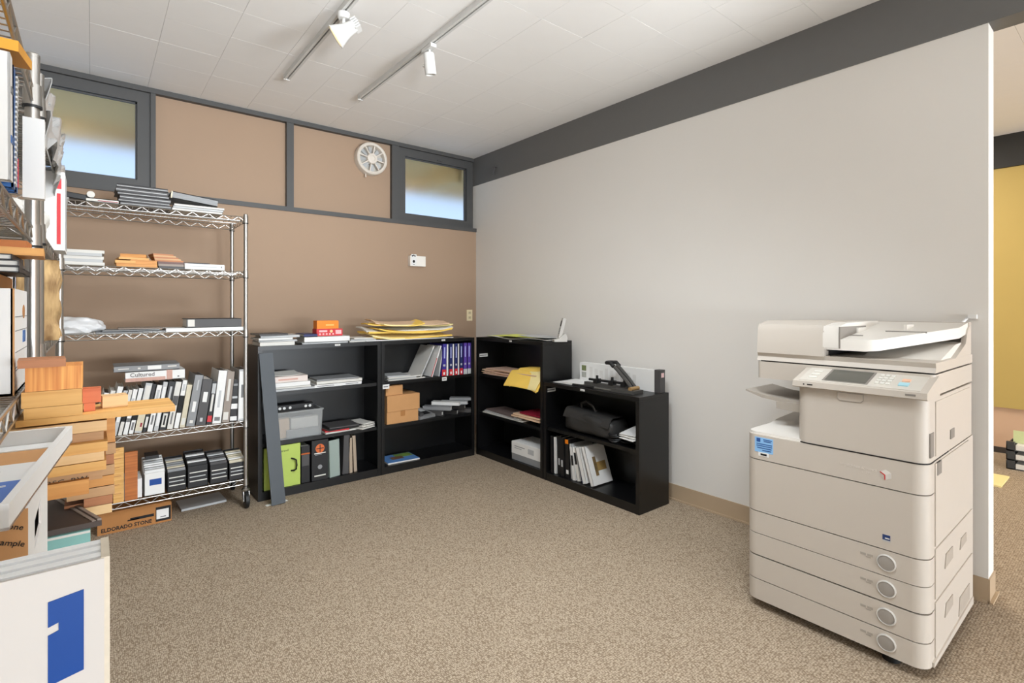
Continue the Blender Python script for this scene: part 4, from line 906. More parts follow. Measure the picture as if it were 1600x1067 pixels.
# -- first back bookcase, upper shelf
gB = 'books stacked left on the upper shelf'
zz = za
for k, (a, b_, T, m, wd) in enumerate([(425, 492, 0.016, LGREY, 'grey magazine at the bottom'), (425, 486, 0.012, OFFW, 'white magazine second from bottom'), (424, 485, 0.030, WHITE, 'thick white book in the middle'), (424, 481, 0.042, mat('pinkish_book', (222, 208, 200), 0.6), 'thick pinkish book below the loose brochure')]):
    lying('book', wd + ' of the left upper-shelf stack', 'book', FB, sB(a, 0.03) + 0.02, sB(b_, 0.03), 0.03 + 0.004 * (k % 2), zz, T, 0.20, m, yaw=R((1, -1.5, 0.6, -0.8)[k]), group=gB, board=0.0015, bands=[(0.12, 0.7, 0.35, 0.6, mat('rose_print', (206, 160, 146), 0.6))] if k == 3 else ()); zz += T + 0.0006
sheet_thing('brochure', 'curled loose brochure on the left upper-shelf book stack', 'brochure', FB, sB(452, 0.03), 0.05, zz, 0.20, 0.15, 0.003, OFFW, 0.030, R(6), 3)
zz = za
for k, (a, b_, T, m, wd) in enumerate([(489, 565, 0.024, WHITE, 'white spined book at the bottom'), (492, 566, 0.022, OFFW, 'white book in the middle'), (493, 560, 0.012, GREY, 'grey photo magazine on top')]):
    lying('book', wd + ' of the right upper-shelf stack', 'book', FB, sB(a, 0.03) + 0.012, sB(b_, 0.03), 0.03, zz, T, 0.21, m, yaw=R((0, 0.8, -2)[k]), group='books stacked right on the upper shelf', board=0.002, bands=[(0.05, 0.4, 0.35, 0.6, GREY), (0.65, 0.92, 0.35, 0.6, GREY)] if k == 0 else ()); zz += T + 0.0006
# -- first back bookcase, middle shelf: clear bin, magazines
s0, s1 = sB(428, 0.03) + 0.01, sB(506, 0.03)
r = thing('plastic_bin', 'clear plastic bin of papers and binders on the middle shelf', 'bin', FB.p((s0 + s1) / 2, 0.03, zb), (0, 0, 0))
hw = (s1 - s0) / 2; D = 0.24; h = 0.19
def shell(hb, ht, d0b, d0t, d1, h, t):
    q = B()
    o = [((-hb, d0b), (hb, d0b), (hb, d1 - 0.01), (-hb, d1 - 0.01)), ((-ht, d0t), (ht, d0t), (ht, d1), (-ht, d1))]
    i = [[(x - t * (1 if x > 0 else -1), y + (t if k < 2 else -t)) for k, (x, y) in enumerate(l)] for l in o]
    V = lambda l, z: [q.bm.verts.new((x, y, z)) for x, y in l]
    ob, ot, ib, it_ = V(o[0], 0), V(o[1], h), V(i[0], t), V(i[1], h)
    for k in range(4):
        n = (k + 1) % 4
        q.bm.faces.new((ob[k], ob[n], ot[n], ot[k])); q.bm.faces.new((ib[n], ib[k], it_[k], it_[n])); q.bm.faces.new((ot[k], ot[n], it_[n], it_[k]))
    q.bm.faces.new(ob[::-1]); q.bm.faces.new(ib)
    return q
q = shell(hw - 0.015, hw - 0.006, 0.01, 0.004, D, h, 0.003); q.build('tub', CLEARP, r)
q = B()
for a, b_ in (((-hw, 0, h - 0.006), (hw, 0.012, h + 0.004)), ((-hw, D - 0.01, h - 0.006), (hw, D + 0.002, h + 0.004)), ((-hw, 0.012, h - 0.006), (-hw + 0.012, D - 0.01, h + 0.004)), ((hw - 0.012, 0.012, h - 0.006), (hw, D - 0.01, h + 0.004))): q.box(a, b_)
q.bevel(0.003, 1); q.build('rim', CLEARP, r)
p = FB.p((s0 + s1) / 2, 0.03, zb)
FBin = Fr(p[0], p[1], 0.0)
slab('paper_stack', 'stack of white papers standing inside the clear bin', 'papers', FBin, -0.05, hw - 0.025, 0.05, 0.10, zb + 0.004, 0.13, OFFW)
slab('paper_stack', 'beige card stack inside the clear bin at left', 'papers', FBin, -hw + 0.03, -0.06, 0.05, 0.10, zb + 0.004, 0.135, MANILA)
slab('grey_folder', 'grey folder lying low at the front of the clear bin', 'folder', FBin, -hw * 0.5, hw - 0.03, 0.022, 0.045, zb + 0.004, 0.055, GREY)
bd = slab('ring_binder', 'black binder edge showing above the clear bin rim', 'binder', FBin, -hw + 0.025, hw - 0.03, 0.13, 0.19, zb + 0.004, 0.215, BLACK)
q = B()
for k, x in enumerate((-0.14, -0.10, -0.07, -0.03, 0.08, 0.11)): q.lathe([(0.010, 0), (0.010, 0.001), (0.006, 0.001)], lambda a, b_, hh, x=x: (x + a, -0.031 - hh, 0.195 + b_), 12)
q.build('printed_mark', WHITE, bd)
s0, s1 = sB(510, 0.03), sB(557, 0.03)
zz = zb
for k, (m, y, wd, a, b_) in enumerate([(OFFW, 3, 'white magazine at the bottom', 508, 562), (RED, -4, 'magazine with red edge', 508, 545), (BLACK, 5, 'dark photo magazine', 512, 566), (DGREY, -2, 'dark grey magazine on top', 515, 560)]):
    lying('magazine', wd + ' of the pile right of the clear bin', 'magazine', FB, sB(a, 0.03), sB(b_, 0.03), 0.025, zz, 0.010, 0.20, m, yaw=R(y), group='magazines beside the clear bin', board=0.001); zz += 0.0106
for k in range(3):
    sheet_thing('leaflet', 'white folded leaflet, %s of three overhanging the middle shelf end' % ('lowest', 'middle', 'highest')[k], 'leaflet', FB, sB(578, 0) - 0.015 + 0.01 * k, -0.012 + 0.02 * k, zb + 0.004 + 0.012 * k, 0.13 - 0.015 * k, 0.20, 0.006, OFFW if k != 1 else PAPER, 0.006, R(22 - 6 * k), 30 + k, 'leaflets on the middle shelf end')
# -- first back bookcase, bottom
def case_handle(r, hw, h):
    q = B(); q.tube([(hw * 0.1, 0, h * 0.36), (hw * 0.3, -0.016, h * 0.37), (hw * 0.5, -0.021, h * 0.40), (hw * 0.55, -0.022, h * 0.5), (hw * 0.5, -0.021, h * 0.62), (hw * 0.3, -0.016, h * 0.65), (hw * 0.1, 0, h * 0.66)], 0.0055, 8)
    q.build('handle', RUBBER, r, smooth=True)
s0, s1 = sB(412), sB(436)
vol('sample_case', 'lime green sample case behind the leaning slate plank', 'sample case', FB, (s0 + s1) / 2 + 0.004, 0.02, zc, s1 - s0 - 0.006, 0.24, 0.285, GREEN, solid=True, lean=R(0))
s0, s1 = sB(438), sB(471)
r = vol('sample_case', 'lime green sample case with black handle on bottom shelf', 'sample case', FB, (s0 + s1) / 2, 0.02, zc, s1 - s0 - 0.004, 0.24, 0.29, GREEN, solid=True, bands=[(0.2, 0.5, 0.1, 0.12, mat('green_print', (120, 140, 60), 0.6))])
case_handle(r, (s1 - s0) / 2, 0.29)
text('case_lettering', 'trend', 0.022, INK, r, (-0.06, -0.0006, 0.245), (R(90), 0, 0))
vol('magazine_file', 'black file of magazines with orange edge beside the green case', 'file', FB, (sB(472) + sB(487)) / 2, 0.03, zc, sB(487) - sB(472) - 0.004, 0.22, 0.26, BLACK, OFFW, bands=[(0.76, 0.80, 0, 1, RUST), (0.45, 0.75, 0.1, 0.9, DGREY)])
s0, s1 = sB(488), sB(514)
r = vol('sample_case', 'black upright case with round orange logo on bottom shelf', 'sample case', FB, (s0 + s1) / 2, 0.015, zc, s1 - s0 - 0.003, 0.25, 0.288, BLACK, solid=True, bands=[(0.66, 0.685, 0.15, 0.85, OFFW), (0.10, 0.13, 0.15, 0.85, OFFW), (0.63, 0.64, 0.2, 0.6, GREY)])
q = B(); q.lathe([(0.032, 0), (0.032, 0.001)], lambda x, y, h: (x, -h, 0.228 + y), 24); q.build('round_logo', mat('logo_orange', (214, 106, 50), 0.5), r)
q = B(); q.box((-0.026, -0.0016, 0.225), (0.026, -0.0008, 0.231)); q.box((-0.003, -0.0016, 0.202), (0.003, -0.0008, 0.254)); q.build('logo_cross', BLACK, r)
q = B(); q.lathe([(0.016, 0), (0.016, 0.001), (0.011, 0.001)], lambda x, y, h: (x, -h, 0.095 + y), 18); q.build('round_mark', GREY, r)
vol('ring_binder', 'sage grey binder right of the black logo case', 'binder', FB, (sB(516) + sB(534)) / 2, 0.02, zc, sB(534) - sB(516) - 0.004, 0.23, 0.27, SAGE, BLACK, lean=R(-1.5), yaw=R(8))
vol('ring_binder', 'charcoal ribbed binder between sage binder and tan folders', 'binder', FB, (sB(536) + sB(547)) / 2 + 0.004, 0.03, zc, sB(547) - sB(536) - 0.004, 0.23, 0.29, DGREY, BLACK, lean=R(2))
for k in range(2): vol('file_folder', 'tan file folder on bottom shelf, %s of two' % ('left', 'right')[k], 'folder', FB, sB(551 + 8 * k), 0.03 + 0.01 * k, zc, 0.026, 0.22, 0.262 + 0.012 * k, mat('tan_folder', (170, 152, 132), 0.7), PAPER, lean=R(-1 if k == 0 else -3), group='tan folders on bottom shelf', board=0.0015)
# leaning slate plank in front
bt = onz(432, 789, 0.0); tp = (xs(412, YBK - 0.006), YBK - 0.006, zy(412, 553, YBK - 0.006))
v = Vector((tp[0] - bt[0], tp[1] - bt[1], tp[2])); L = v.length; zax = v.normalized(); xax = Vector((1, 0, 0)); xax = (xax - zax * xax.dot(zax)).normalized(); yax = zax.cross(xax)
q = B(); q.box((-0.043, -0.010, 0), (0.043, 0.0, L)).bevel(0.0015, 1)
o = q.build('leaning_plank', SLATE, None); o.matrix_world = Matrix(((xax.x, yax.x, zax.x, bt[0] + 0.012), (xax.y, yax.y, zax.y, bt[1]), (xax.z, yax.z, zax.z, 0.004), (0, 0, 0, 1)))
tag(o, 'slate blue plank leaning against the bookcase beside wire shelving', 'plank')
slab('paper_scrap', 'white paper scrap on carpet under the leaning plank', 'paper', Fr(0, 0, 0), bt[0] - 0.06, bt[0] + 0.08, bt[1] + 0.02, bt[1] + 0.05, 0.0, 0.0015, WHITE, yaw=R(8), bev=0)

# -- second back bookcase, top: envelopes
genv = 'yellow envelopes piled on the bookcase'
zz = zt
envs = [(570, 708, 0.006, WHITE, 0.004, 1, 'white envelope at the very bottom'), (574, 704, 0.012, YELLOW, 0.012, -2, 'yellow envelope second from bottom'), (580, 700, 0.012, PALEY, 0.012, 2, 'pale yellow envelope third from bottom'), (576, 705, 0.014, YELLOW, 0.014, -1, 'bulging yellow envelope fourth from bottom'), (590, 708, 0.010, YELLOW, 0.012, 3, 'yellow envelope fifth from bottom'), (574, 706, 0.010, OFFW, 0.010, -2, 'white envelope sixth from bottom'), (596, 710, 0.010, PALEY, 0.012, 4, 'pale envelope seventh from bottom'), (577, 660, 0.008, YELLOW, 0.014, -7, 'short yellow envelope near the top'), (588, 700, 0.006, MANILA, 0.010, -3, 'manila envelope on the very top')]
for k, (a, b_, T, m, amp, y, wd) in enumerate(envs):
    s0, s1 = sB(a, 0.05), min(sB(b_, 0.05), XB1 + 0.06)
    sheet_thing('envelope', wd + ' of the envelope pile', 'envelope', FB, (s0 + s1) / 2, 0.035 + 0.006 * (k % 3), zz, s1 - s0, 0.24, T, m, amp, R(y * 1.4), 50 + k, genv, curl=(0.0 if k < 2 else 0.022), droop=((0, 0) if k < 2 else (0.10 * (k % 3), 0.12))); zz += T + amp * 0.58
# -- second bookcase upper shelf
zz = za
for k in range(4):
    s0, s1 = sB(605, 0.03) + 0.006, sB((664, 650, 660, 640)[k], 0.03)
    lying('paper_pad', 'white paper pad, %s of four lying left of the magazine files' % ('lowest', 'second', 'third', 'topmost')[k], 'paper pad', FB, s0, s1, 0.025 + 0.006 * (k % 2), zz, 0.009, 0.21, LGREY if k % 2 else OFFW, yaw=R((0, -3, 2, -5)[k]) if k else 0, group='paper pads on upper shelf', board=0.001); zz += 0.0096
vol('magazine', 'white magazine leaning left against the blue books', 'magazine', FB, sB(656, 0.05), 0.04, za, 0.014, 0.22, 0.285, OFFW, PAPER, lean=R(27), board=0.0015, bands=[(0.1, 0.9, 0.1, 0.9, LGREY)])
vol('magazine', 'white magazine with red back leaning beside the blue books', 'magazine', FB, sB(673, 0.05), 0.03, za, 0.014, 0.22, 0.27, WHITE, PAPER, lean=R(19), board=0.0015, bands=[(0.0, 0.6, 0.0, 0.4, RED)])
vol('magazine', 'pale magazine upright next to first blue book', 'magazine', FB, sB(685, 0.04), 0.03, za, 0.014, 0.22, 0.262, LGREY, PAPER, lean=R(9), board=0.0015)
bl = [(690.5, 697.5, INDIGO, 0.2, 'dark blue'), (702, 707.5, NAVY, 0.2, 'navy'), (710.5, 715.5, NAVY, 0.2, 'second navy'), (718.5, 723.5, NAVY, 0.2, 'third navy'), (724.5, 730, VIOLET, 0.0, 'violet'), (730.7, 736, VIOLET, 0.0, 'second violet')]
for k, (a, b_, m, rd, wd) in enumerate(bl):
    s0, s1 = sB(a, 0.02), sB(b_, 0.02)
    bands = [(0.30, 0.36, 0.25, 0.75, LGREY), (0.55, 0.9, 0.35, 0.65, mat('pale_blue_print', (170, 176, 220), 0.5))]
    bands += [(0.0, 0.2, 0.0, 1.0, RED), (0.04, 0.12, 0.3, 0.7, WHITE)] if rd else [(0.0, 0.17, 0.0, 1.0, LGREY)]
    vol('book', '%s spined book%s in upright row at bookcase corner' % (wd, ' with red foot' if rd else ''), 'book', FB, (s0 + s1) / 2, 0.022, za, s1 - s0 - 0.002, 0.21, 0.272, m, PAPER, lean=R(1.5 if k < 1 else 0), bands=bands, group='blue and violet books')
for k, (a, wd) in enumerate(((699.5, 'left'), (708.8, 'middle'), (716.8, 'right'))):
    vol('magazine', 'white magazine between the blue books, %s of three' % wd, 'magazine', FB, sB(a, 0.02), 0.024, za, 0.014 if k else 0.018, 0.2, 0.268, WHITE, PAPER, board=0.001, group='white magazines between blue books')
# -- second bookcase middle shelf
s0, s1 = sB(604, 0.02) + 0.008, sB(656, 0.02)
carton('cardboard_box', 'kraft cardboard box at the bottom of the middle shelf pile', FB, s0, s1 - 0.01, 0.03, 0.28, zb, 0.095, KRAFT, tapem=KRAFTD)
carton('cardboard_box', 'larger kraft cardboard box in the middle of the shelf pile', FB, s0, s1, 0.025, 0.28, zb + 0.0976, 0.125, KRAFT)
carton('cardboard_box', 'small kraft box on top of the shelf pile', FB, s0, sB(631, 0.03), 0.05, 0.26, zb + 0.2252, 0.075, KRAFT)
# desk phones and handsets heap on the middle shelf
gph = 'handsets and black devices heaped on the middle shelf'
DEV = mat('device_grey', (128, 128, 128), 0.4, var=0.08)
r = thing('desk_phone', 'grey desk phone with screen beside the kraft boxes', 'phone', FB.p(sB(668, 0.05), 0.045, zb), (0, 0, R(14)))
q = B(); q.prism([(0, 0), (0.19, 0), (0.19, 0.06), (0.0, 0.022)], lambda u, v, h: (h, u, v), -0.085, 0.085); q.bevel(0.005, 2, 20); q.build('body', DEV, r, smooth=30)
q = B(); q.box((-0.03, 0.10, 0.0), (0.06, 0.165, 0.0015)); 
for v in q.bm.verts: v.co.z += 0.0225 + v.co.y * 0.2
q.build('display', LGREY, r)
q = B(); q.box((-0.03, 0.03, 0.0), (0.06, 0.085, 0.003))
for v in q.bm.verts: v.co.z += 0.0225 + v.co.y * 0.2
q.build('keypad', BLACK, r)
q = B(); q.box((-0.078, 0.01, 0.02), (-0.040, 0.18, 0.048)).bevel(0.010, 3)
for v in q.bm.verts: v.co.z += v.co.y * 0.2
q.build('handset', DGREY, r, smooth=True)
devs = [(684, 0.10, 0.0, 0.036, DGREY, 'lowest dark device', 52, 0.22), (694, 0.09, 0.038, 0.034, GREY, 'long silver device', 50, 0.25), (702, 0.07, 0.0, 0.036, BLACK, 'black slab', 48, 0.25), (706, 0.075, 0.074, 0.030, WHITE, 'white edged binder', 50, 0.25), (713, 0.06, 0.038, 0.036, BLACK, 'black flat binder', 46, 0.25), (718, 0.06, 0.076, 0.026, LGREY, 'pale grey binder', 44, 0.24), (724, 0.05, 0.0, 0.036, DGREY, 'charcoal binder', 42, 0.22), (728, 0.05, 0.104, 0.024, GREY, 'grey edged binder on top nearest the corner', 40, 0.2)]
for k, (px, d, dz, T, m, wd, y, L_) in enumerate(devs):
    vol('device_case', wd + ' in the heap right of the desk phone', 'binder', FB, sB(px, 0.06) - 0.04, d + 0.03, zb + dz, T, 0.06, L_, m, PAPER, flat=True, yaw=R(-y), group=gph, board=0.003)
# -- second bookcase bottom: colourful magazine
s0, s1 = sB(606, 0.02) + 0.01, sB(655, 0.03)
r = thing('magazine', 'colourful blue and green magazine lying on bottom shelf', 'magazine', FB.p((s0 + s1) / 2, 0.03, zc), (0, 0, R(-3)))
hw = (s1 - s0) / 2
bx('pages', (-hw, 0, 0), (hw, 0.21, 0.010), PAPER, r)
bx('cover', (-hw, 0, 0.010), (hw, 0.21, 0.0112), mat('sky_photo', (92, 140, 200), 0.35, var=0.35, scale=14), r)
bx('cover_photo', (-hw * 0.1, 0.11, 0.0112), (hw * 0.95, 0.205, 0.0120), mat('field_photo', (120, 150, 70), 0.35, var=0.4, scale=22), r); bx('cover_photo', (-hw * 0.5, 0.07, 0.0113), (hw * 0.25, 0.14, 0.0122), mat('barn_photo', (120, 84, 60), 0.35, var=0.4, scale=22), r)

# -- tall right bookcase, top
FQ = FRT
for k, (a, b_, m, y, dz, wd) in enumerate([(737, 850, OFFW, 2, 0, 'wide white sheet'), (748, 800, LIME, -4, 0.0065, 'lime yellow sheet nearest the corner'), (792, 850, WHITE, 5, 0.0065, 'white sheet beside the phone'), (782, 830, LIME, 8, 0.016, 'lime yellow sheet in the middle'), (800, 858, LGREY, -6, 0.022, 'curled grey sheet by the phone')]):
    s0, s1 = sR(a), min(sR(b_), 0.87)
    sheet_thing('paper_sheet', wd + ' on tall right bookcase top', 'paper', FQ, (max(s0, 0.02) + s1) / 2, 0.03 + 0.02 * (k % 3), zt + dz, s1 - max(s0, 0.02), 0.21, 0.002, m, 0.016 if k != 4 else 0.026, R(y), 80 + k, 'papers on the right bookcase')
# phone in its cradle
p = onz(868, 530, H3)
r = thing('cordless_phone', 'white cordless phone standing in its cradle on bookcase edge', 'phone', (XBK + 0.14, ys(871, XBK + 0.12), zt), (0, 0, R(-120)))
PH = mat('phone_white', (196, 193, 187), 0.4); 
q = B(); q.prism([(-0.05, 0), (0.05, 0), (0.05, 0.045), (0.035, 0.062), (-0.02, 0.022), (-0.05, 0.015)], lambda u, v, h: (h, u, v), -0.048, 0.048); q.bevel(0.006, 2, 20); q.build('cradle', PH, r, smooth=30)
M = Matrix.Translation((0, 0.0, 0.028)) @ Matrix.Rotation(R(-14), 4, 'X')
q = B(); q.box((-0.024, -0.012, 0), (0.024, 0.012, 0.155), M).bevel(0.008, 3); q.build('handset', PH, r, smooth=30)
bx2 = B(); bx2.box((-0.017, -0.0135, 0.09), (0.017, -0.0115, 0.135), M); bx2.build('screen', DGREY, r)
bx2 = B()
for i in range(3):
    for j in range(4): bx2.box((-0.016 + i * 0.012, -0.0135, 0.03 + j * 0.013), (-0.008 + i * 0.012, -0.0115, 0.038 + j * 0.013), M)
bx2.build('keypad', GREY, r)
# -- tall right bookcase, upper shelf: folders
zz = za
for k in range(5):
    a, b_ = (750, 747, 752, 748, 754)[k], (838, 832, 840, 828, 836)[k]
    s0, s1 = max(sR(a) + 0.005, 0.035), min(sR(b_), 0.835)
    sheet_thing('manila_folder', 'manila folder, %s of five on the right bookcase upper shelf' % ('lowest', 'second', 'third', 'fourth', 'topmost')[k], 'folder', FQ, (s0 + s1) / 2, 0.022 + 0.01 * (k % 2), zz, s1 - s0 - 0.02, 0.22, 0.007, MANILA if k % 2 else mat('pink_manila', (214, 178, 156), 0.7), 0.006, R((0, 1, -0.5, 1, -0.8)[k]), 90 + k, 'manila folders'); zz += 0.0105
for k in range(3):
    s0, s1 = sR(795 + 4 * k), min(sR(845), 0.84)
    sheet_thing('envelope', 'yellow envelope overhanging upper shelf of right bookcase, %s of three' % ('lowest', 'middle', 'top')[k], 'envelope', FQ, (s0 + s1) / 2, -0.045 + 0.010 * k, za + 0.062 + 0.012 * k, s1 - s0, 0.20, 0.008, YELLOW if k != 1 else PALEY, 0.010, R((3, -4, 2)[k]), 99 + k, 'overhanging yellow envelopes', droop=(1.3 + 0.1 * k, 0.09), curl=-0.02)
# -- middle shelf
zz = zb
for k in range(3):
    s0, s1 = max(sR(751), 0.035), sR((812, 806, 800)[k])
    lying('magazine', 'photo magazine, %s of three left on right bookcase middle shelf' % ('bottom', 'middle', 'top')[k], 'magazine', FQ, s0, s1, 0.022 + 0.008 * k, zz, 0.009, 0.2, (OFFW, LGREY, mat('photo_cover', (120, 104, 100), 0.4, var=0.5, scale=25))[k], yaw=R((0, -3, -5)[k]), group='photo magazines on right bookcase', board=0.001); zz += 0.0096
for k in range(3):
    s0, s1 = sR((797, 799, 806)[k]) , min(sR(846), 0.84)
    sheet_thing('folder', ('lower manila folder under the maroon one', 'upper manila folder under the maroon one', 'maroon folder on top of manila folders on middle shelf')[k], 'folder', FQ, (s0 + s1) / 2 - 0.02, 0.022 + 0.012 * k, zb + 0.030 + 0.016 * k, s1 - s0 - 0.012, 0.20, 0.011, (MANILA, MANILA, MAROON)[k], 0.004, R((0, 2, -2)[k]), 110 + k)
# -- bottom: boxed paper
s0, s1 = sR(795), 0.835
r = carton('paper_box', 'flat white printed carton on bottom shelf of tall right bookcase', FQ, s0, s1, 0.03, 0.26, zc + 0.0504, 0.095, WHITE, cat='carton')
hw = (s1 - s0) / 2
bx('printed_panel', (0.02, -0.0008, 0.03), (0.09, 0.0004, 0.07), LGREY, r); bx('printed_line', (-hw * 0.8, -0.0008, 0.06), (-0.02, 0.0004, 0.066), GREY, r); bx('printed_line', (-hw * 0.8, -0.0008, 0.045), (-0.06, 0.0004, 0.049), GREY, r)
slab('paper_stack', 'grey paper ream under the flat white printed carton', 'papers', FQ, s0 + 0.004, s1 - 0.004, 0.03, 0.26, zc, 0.05, GREY, rest=0.0)

# -- low bookcase top
zl = H2 + 0.0006
sq = lambda px: sR(px)
zz = zl
for k in range(3):
    sheet_thing('paper_sheet', 'white sheet, %s of three on the low bookcase beside the punch' % ('lowest', 'middle', 'topmost')[k], 'paper', FQ, (1.08, 1.12, 1.10)[k], 0.05 + 0.012 * k, zz, (0.28, 0.24, 0.22)[k], 0.20, 0.002, WHITE if k != 1 else OFFW, 0.003, R((2, -5, 6)[k]), 120 + k, 'sheets on the low bookcase'); zz += 0.0038
# long white binder standing on edge at the wall side
s0, s1 = 0.915 + 0.11, 0.885 + 0.885 - 0.02
r = thing('lever_binder', 'white binder with black spine standing on edge behind the hole punch', 'binder', FQ.p((s0 + s1) / 2, 0.25, zl), (0, 0, FQ.rz))
hw = (s1 - s0) / 2
bx('cover', (-hw, 0, 0), (hw - 0.045, 0.05, 0.145), WHITE, r, 0.002); bx('spine', (hw - 0.045, -0.002, 0), (hw, 0.052, 0.15), DGREY, r, 0.004)
bx('spine_label', (hw - 0.0005, 0.01, 0.10), (hw + 0.0008, 0.04, 0.13), mat('pinkish_label', (226, 190, 190), 0.5), r)
bx('cover_photo', (-hw + 0.02, -0.001, 0.085), (-hw + 0.065, 0.001, 0.125), mat('leaf_photo', (116, 124, 84), 0.5, var=0.4, scale=40), r); bx('cover_photo', (-hw + 0.02, -0.001, 0.035), (-hw + 0.065, 0.001, 0.075), mat('stone_photo', (168, 168, 160), 0.5, var=0.3, scale=40), r)
q = B()
for k in range(9): q.box((-hw + 0.10 + k * 0.05, -0.0008, 0.03), (-hw + 0.13 + k * 0.05, 0.0004, 0.12 - 0.01 * (k % 3)))
q.build('printed_columns', mat('faint_print', (216, 214, 210), 0.6), r)
# heavy-duty three-hole punch
sp0 = sR(955)
r = thing('hole_punch', 'heavy black and grey three-hole punch with lever on low bookcase', 'hole punch', FQ.p(1.53, 0.02, zl), (0, 0, FQ.rz + R(4)))
PG = mat('punch_grey', (70, 68, 65), 0.4, var=0.05)
q = B(); q.box((-0.02, 0.02, 0), (0.16, 0.13, 0.022)).bevel(0.004, 2); q.build('base', PG, r, smooth=30)
q = B(); q.box((-0.30, 0.085, 0.004), (0.13, 0.125, 0.034)).bevel(0.003, 1); q.build('die_rail', PG, r, smooth=30)
q = B(); q.box((-0.30, 0.06, 0.0), (0.02, 0.13, 0.006)).bevel(0.001, 1); q.build('base_plate', mat('punch_plate', (150, 147, 140), 0.35, 0.6), r)
for k, x in enumerate((-0.20, -0.07, 0.03)):
    q = B(); q.box((x - 0.018, 0.082, 0.03), (x + 0.018, 0.128, 0.062)).bevel(0.003, 1); q.cyl((x, 0.105, 0.06), (x, 0.105, 0.085), 0.009, 12); q.build('punch_head', RUBBER, r, smooth=30)
q = B(); q.cyl((-0.27, 0.105, 0.052), (0.09, 0.105, 0.052), 0.009, 12); q.build('punch_bar', RUBBER, r, smooth=True)
for y in (0.06, 0.105):
    q = B(); q.tube([(0.12, y, 0.03), (0.07, y, 0.085), (0.01, y, 0.140), (-0.03, y, 0.172)], 0.012, 8); q.build('lever_arm', PG, r, smooth=True)
q = B(); q.tube([(-0.02, 0.05, 0.165), (-0.045, 0.05, 0.188), (-0.085, 0.06, 0.186), (-0.095, 0.085, 0.186), (-0.085, 0.110, 0.186), (-0.045, 0.118, 0.188), (-0.02, 0.118, 0.165)], 0.013, 10); q.build('lever_grip', RUBBER, r, smooth=True)
q = B(); q.cyl((0.12, 0.035, 0.03), (0.12, 0.13, 0.03), 0.014, 14); q.build('pivot', mat('brass_pivot', (196, 160, 110), 0.35, 0.7), r, smooth=True)
q = B(); q.tube([(-0.36, 0.03, 0.009), (-0.25, 0.03, 0.010), (-0.18, 0.035, 0.010)], 0.009, 8); q.build('chip_tray_pull', RUBBER, r, smooth=True)
# -- low bookcase shelf: black bag, papers, cables
zs = ZS2[0] + 0.0006
s0, s1 = sR(873), sR(948)
r = thing('laptop_bag', 'black padded bag lying on the low bookcase shelf', 'bag', FQ.p((s0 + s1) / 2, 0.03, zs), (0, 0, FQ.rz))
hw = (s1 - s0) / 2
BAGB = mat('black_nylon', (46, 45, 44), 0.5, var=0.12, scale=90, bump=0.2)
q = B(); se = []
for k in range(28):
    a_ = 2 * math.pi * k / 28; c_, n_ = math.cos(a_), math.sin(a_)
    se.append((0.115 + 0.115 * math.copysign(abs(c_) ** 0.62, c_), 0.082 + 0.082 * math.copysign(abs(n_) ** 0.5, n_)))
rings = []
for i in range(15):
    u = i / 14; x = -hw + 2 * hw * u; k_ = 1 - 0.30 * abs(2 * u - 1) ** 6; sag = 1 - 0.10 * math.sin(math.pi * u) - 0.06 * math.sin(9 * u)
    rings.append([q.bm.verts.new((x, 0.115 + (d_ - 0.115) * k_ + 0.005 * math.sin(13 * u + 20 * z_), z_ * k_ * sag)) for d_, z_ in se])
for ra, rb in zip(rings, rings[1:]):
    for k in range(28): q.bm.faces.new((ra[k], ra[(k + 1) % 28], rb[(k + 1) % 28], rb[k]))
q.bm.faces.new(rings[0][::-1]); q.bm.faces.new(rings[-1])
q.build('body', BAGB, r, smooth=60)
q = B(); q.sheet(2 * hw * 0.94, 0.16, 0.004, lambda x, y: 0.158 - 0.010 * math.sin(7 * x) - 9.0 * max(0, 0.045 - y) ** 1.6, 16, 10); q.build('flap', BAGB, r, smooth=True)
q = B(); q.tube([(-hw * 0.5, 0.10, 0.15), (-hw * 0.5, 0.09, 0.2), (-hw * 0.25, 0.085, 0.225), (0.0, 0.09, 0.2), (0.02, 0.1, 0.15)], 0.011, 8); q.build('handle', BAGB, r, smooth=True)
for k in range(3):
    q = B(); rnd = random.Random(200 + k); cx, cd = sR((952, 966, 978)[k]), 0.05 + 0.03 * k
    pts = []
    for i in range(70):
        a = i * 0.42; pts.append((0.055 * math.cos(a) * (1 + 0.3 * math.sin(i * 0.13 + k)), 0.05 * math.sin(a) * (1 + 0.2 * math.cos(i * 0.21)), 0.012 + 0.001 * i * (0.9 if k == 1 else 0.6) + 0.004 * math.sin(i * 1.3)))
    q.tube(pts, 0.0055, 6); o = q.build('power_cable', RUBBER, None, FQ.p(cx, cd + 0.04, zs - 0.002), (0, 0, 0), smooth=True)
    tag(o, 'coiled black cable beside the black bag, %s of three' % ('left', 'middle', 'right')[k], 'cable', 'coiled cables on the low bookcase shelf')
for k in range(3):
    sheet_thing('brochure', 'printed brochure, %s of three leaning on cables at low bookcase shelf end' % ('bottom', 'middle', 'top')[k], 'brochure', FQ, 1.665 - 0.004 * k, 0.0 + 0.012 * k, zs + 0.052 + 0.011 * k, 0.125, 0.19, 0.004, WHITE if k != 1 else OFFW, 0.004, R(-8 + 5 * k), 140 + k, 'brochures on the low bookcase shelf', tilt=(0.0, 0.12))
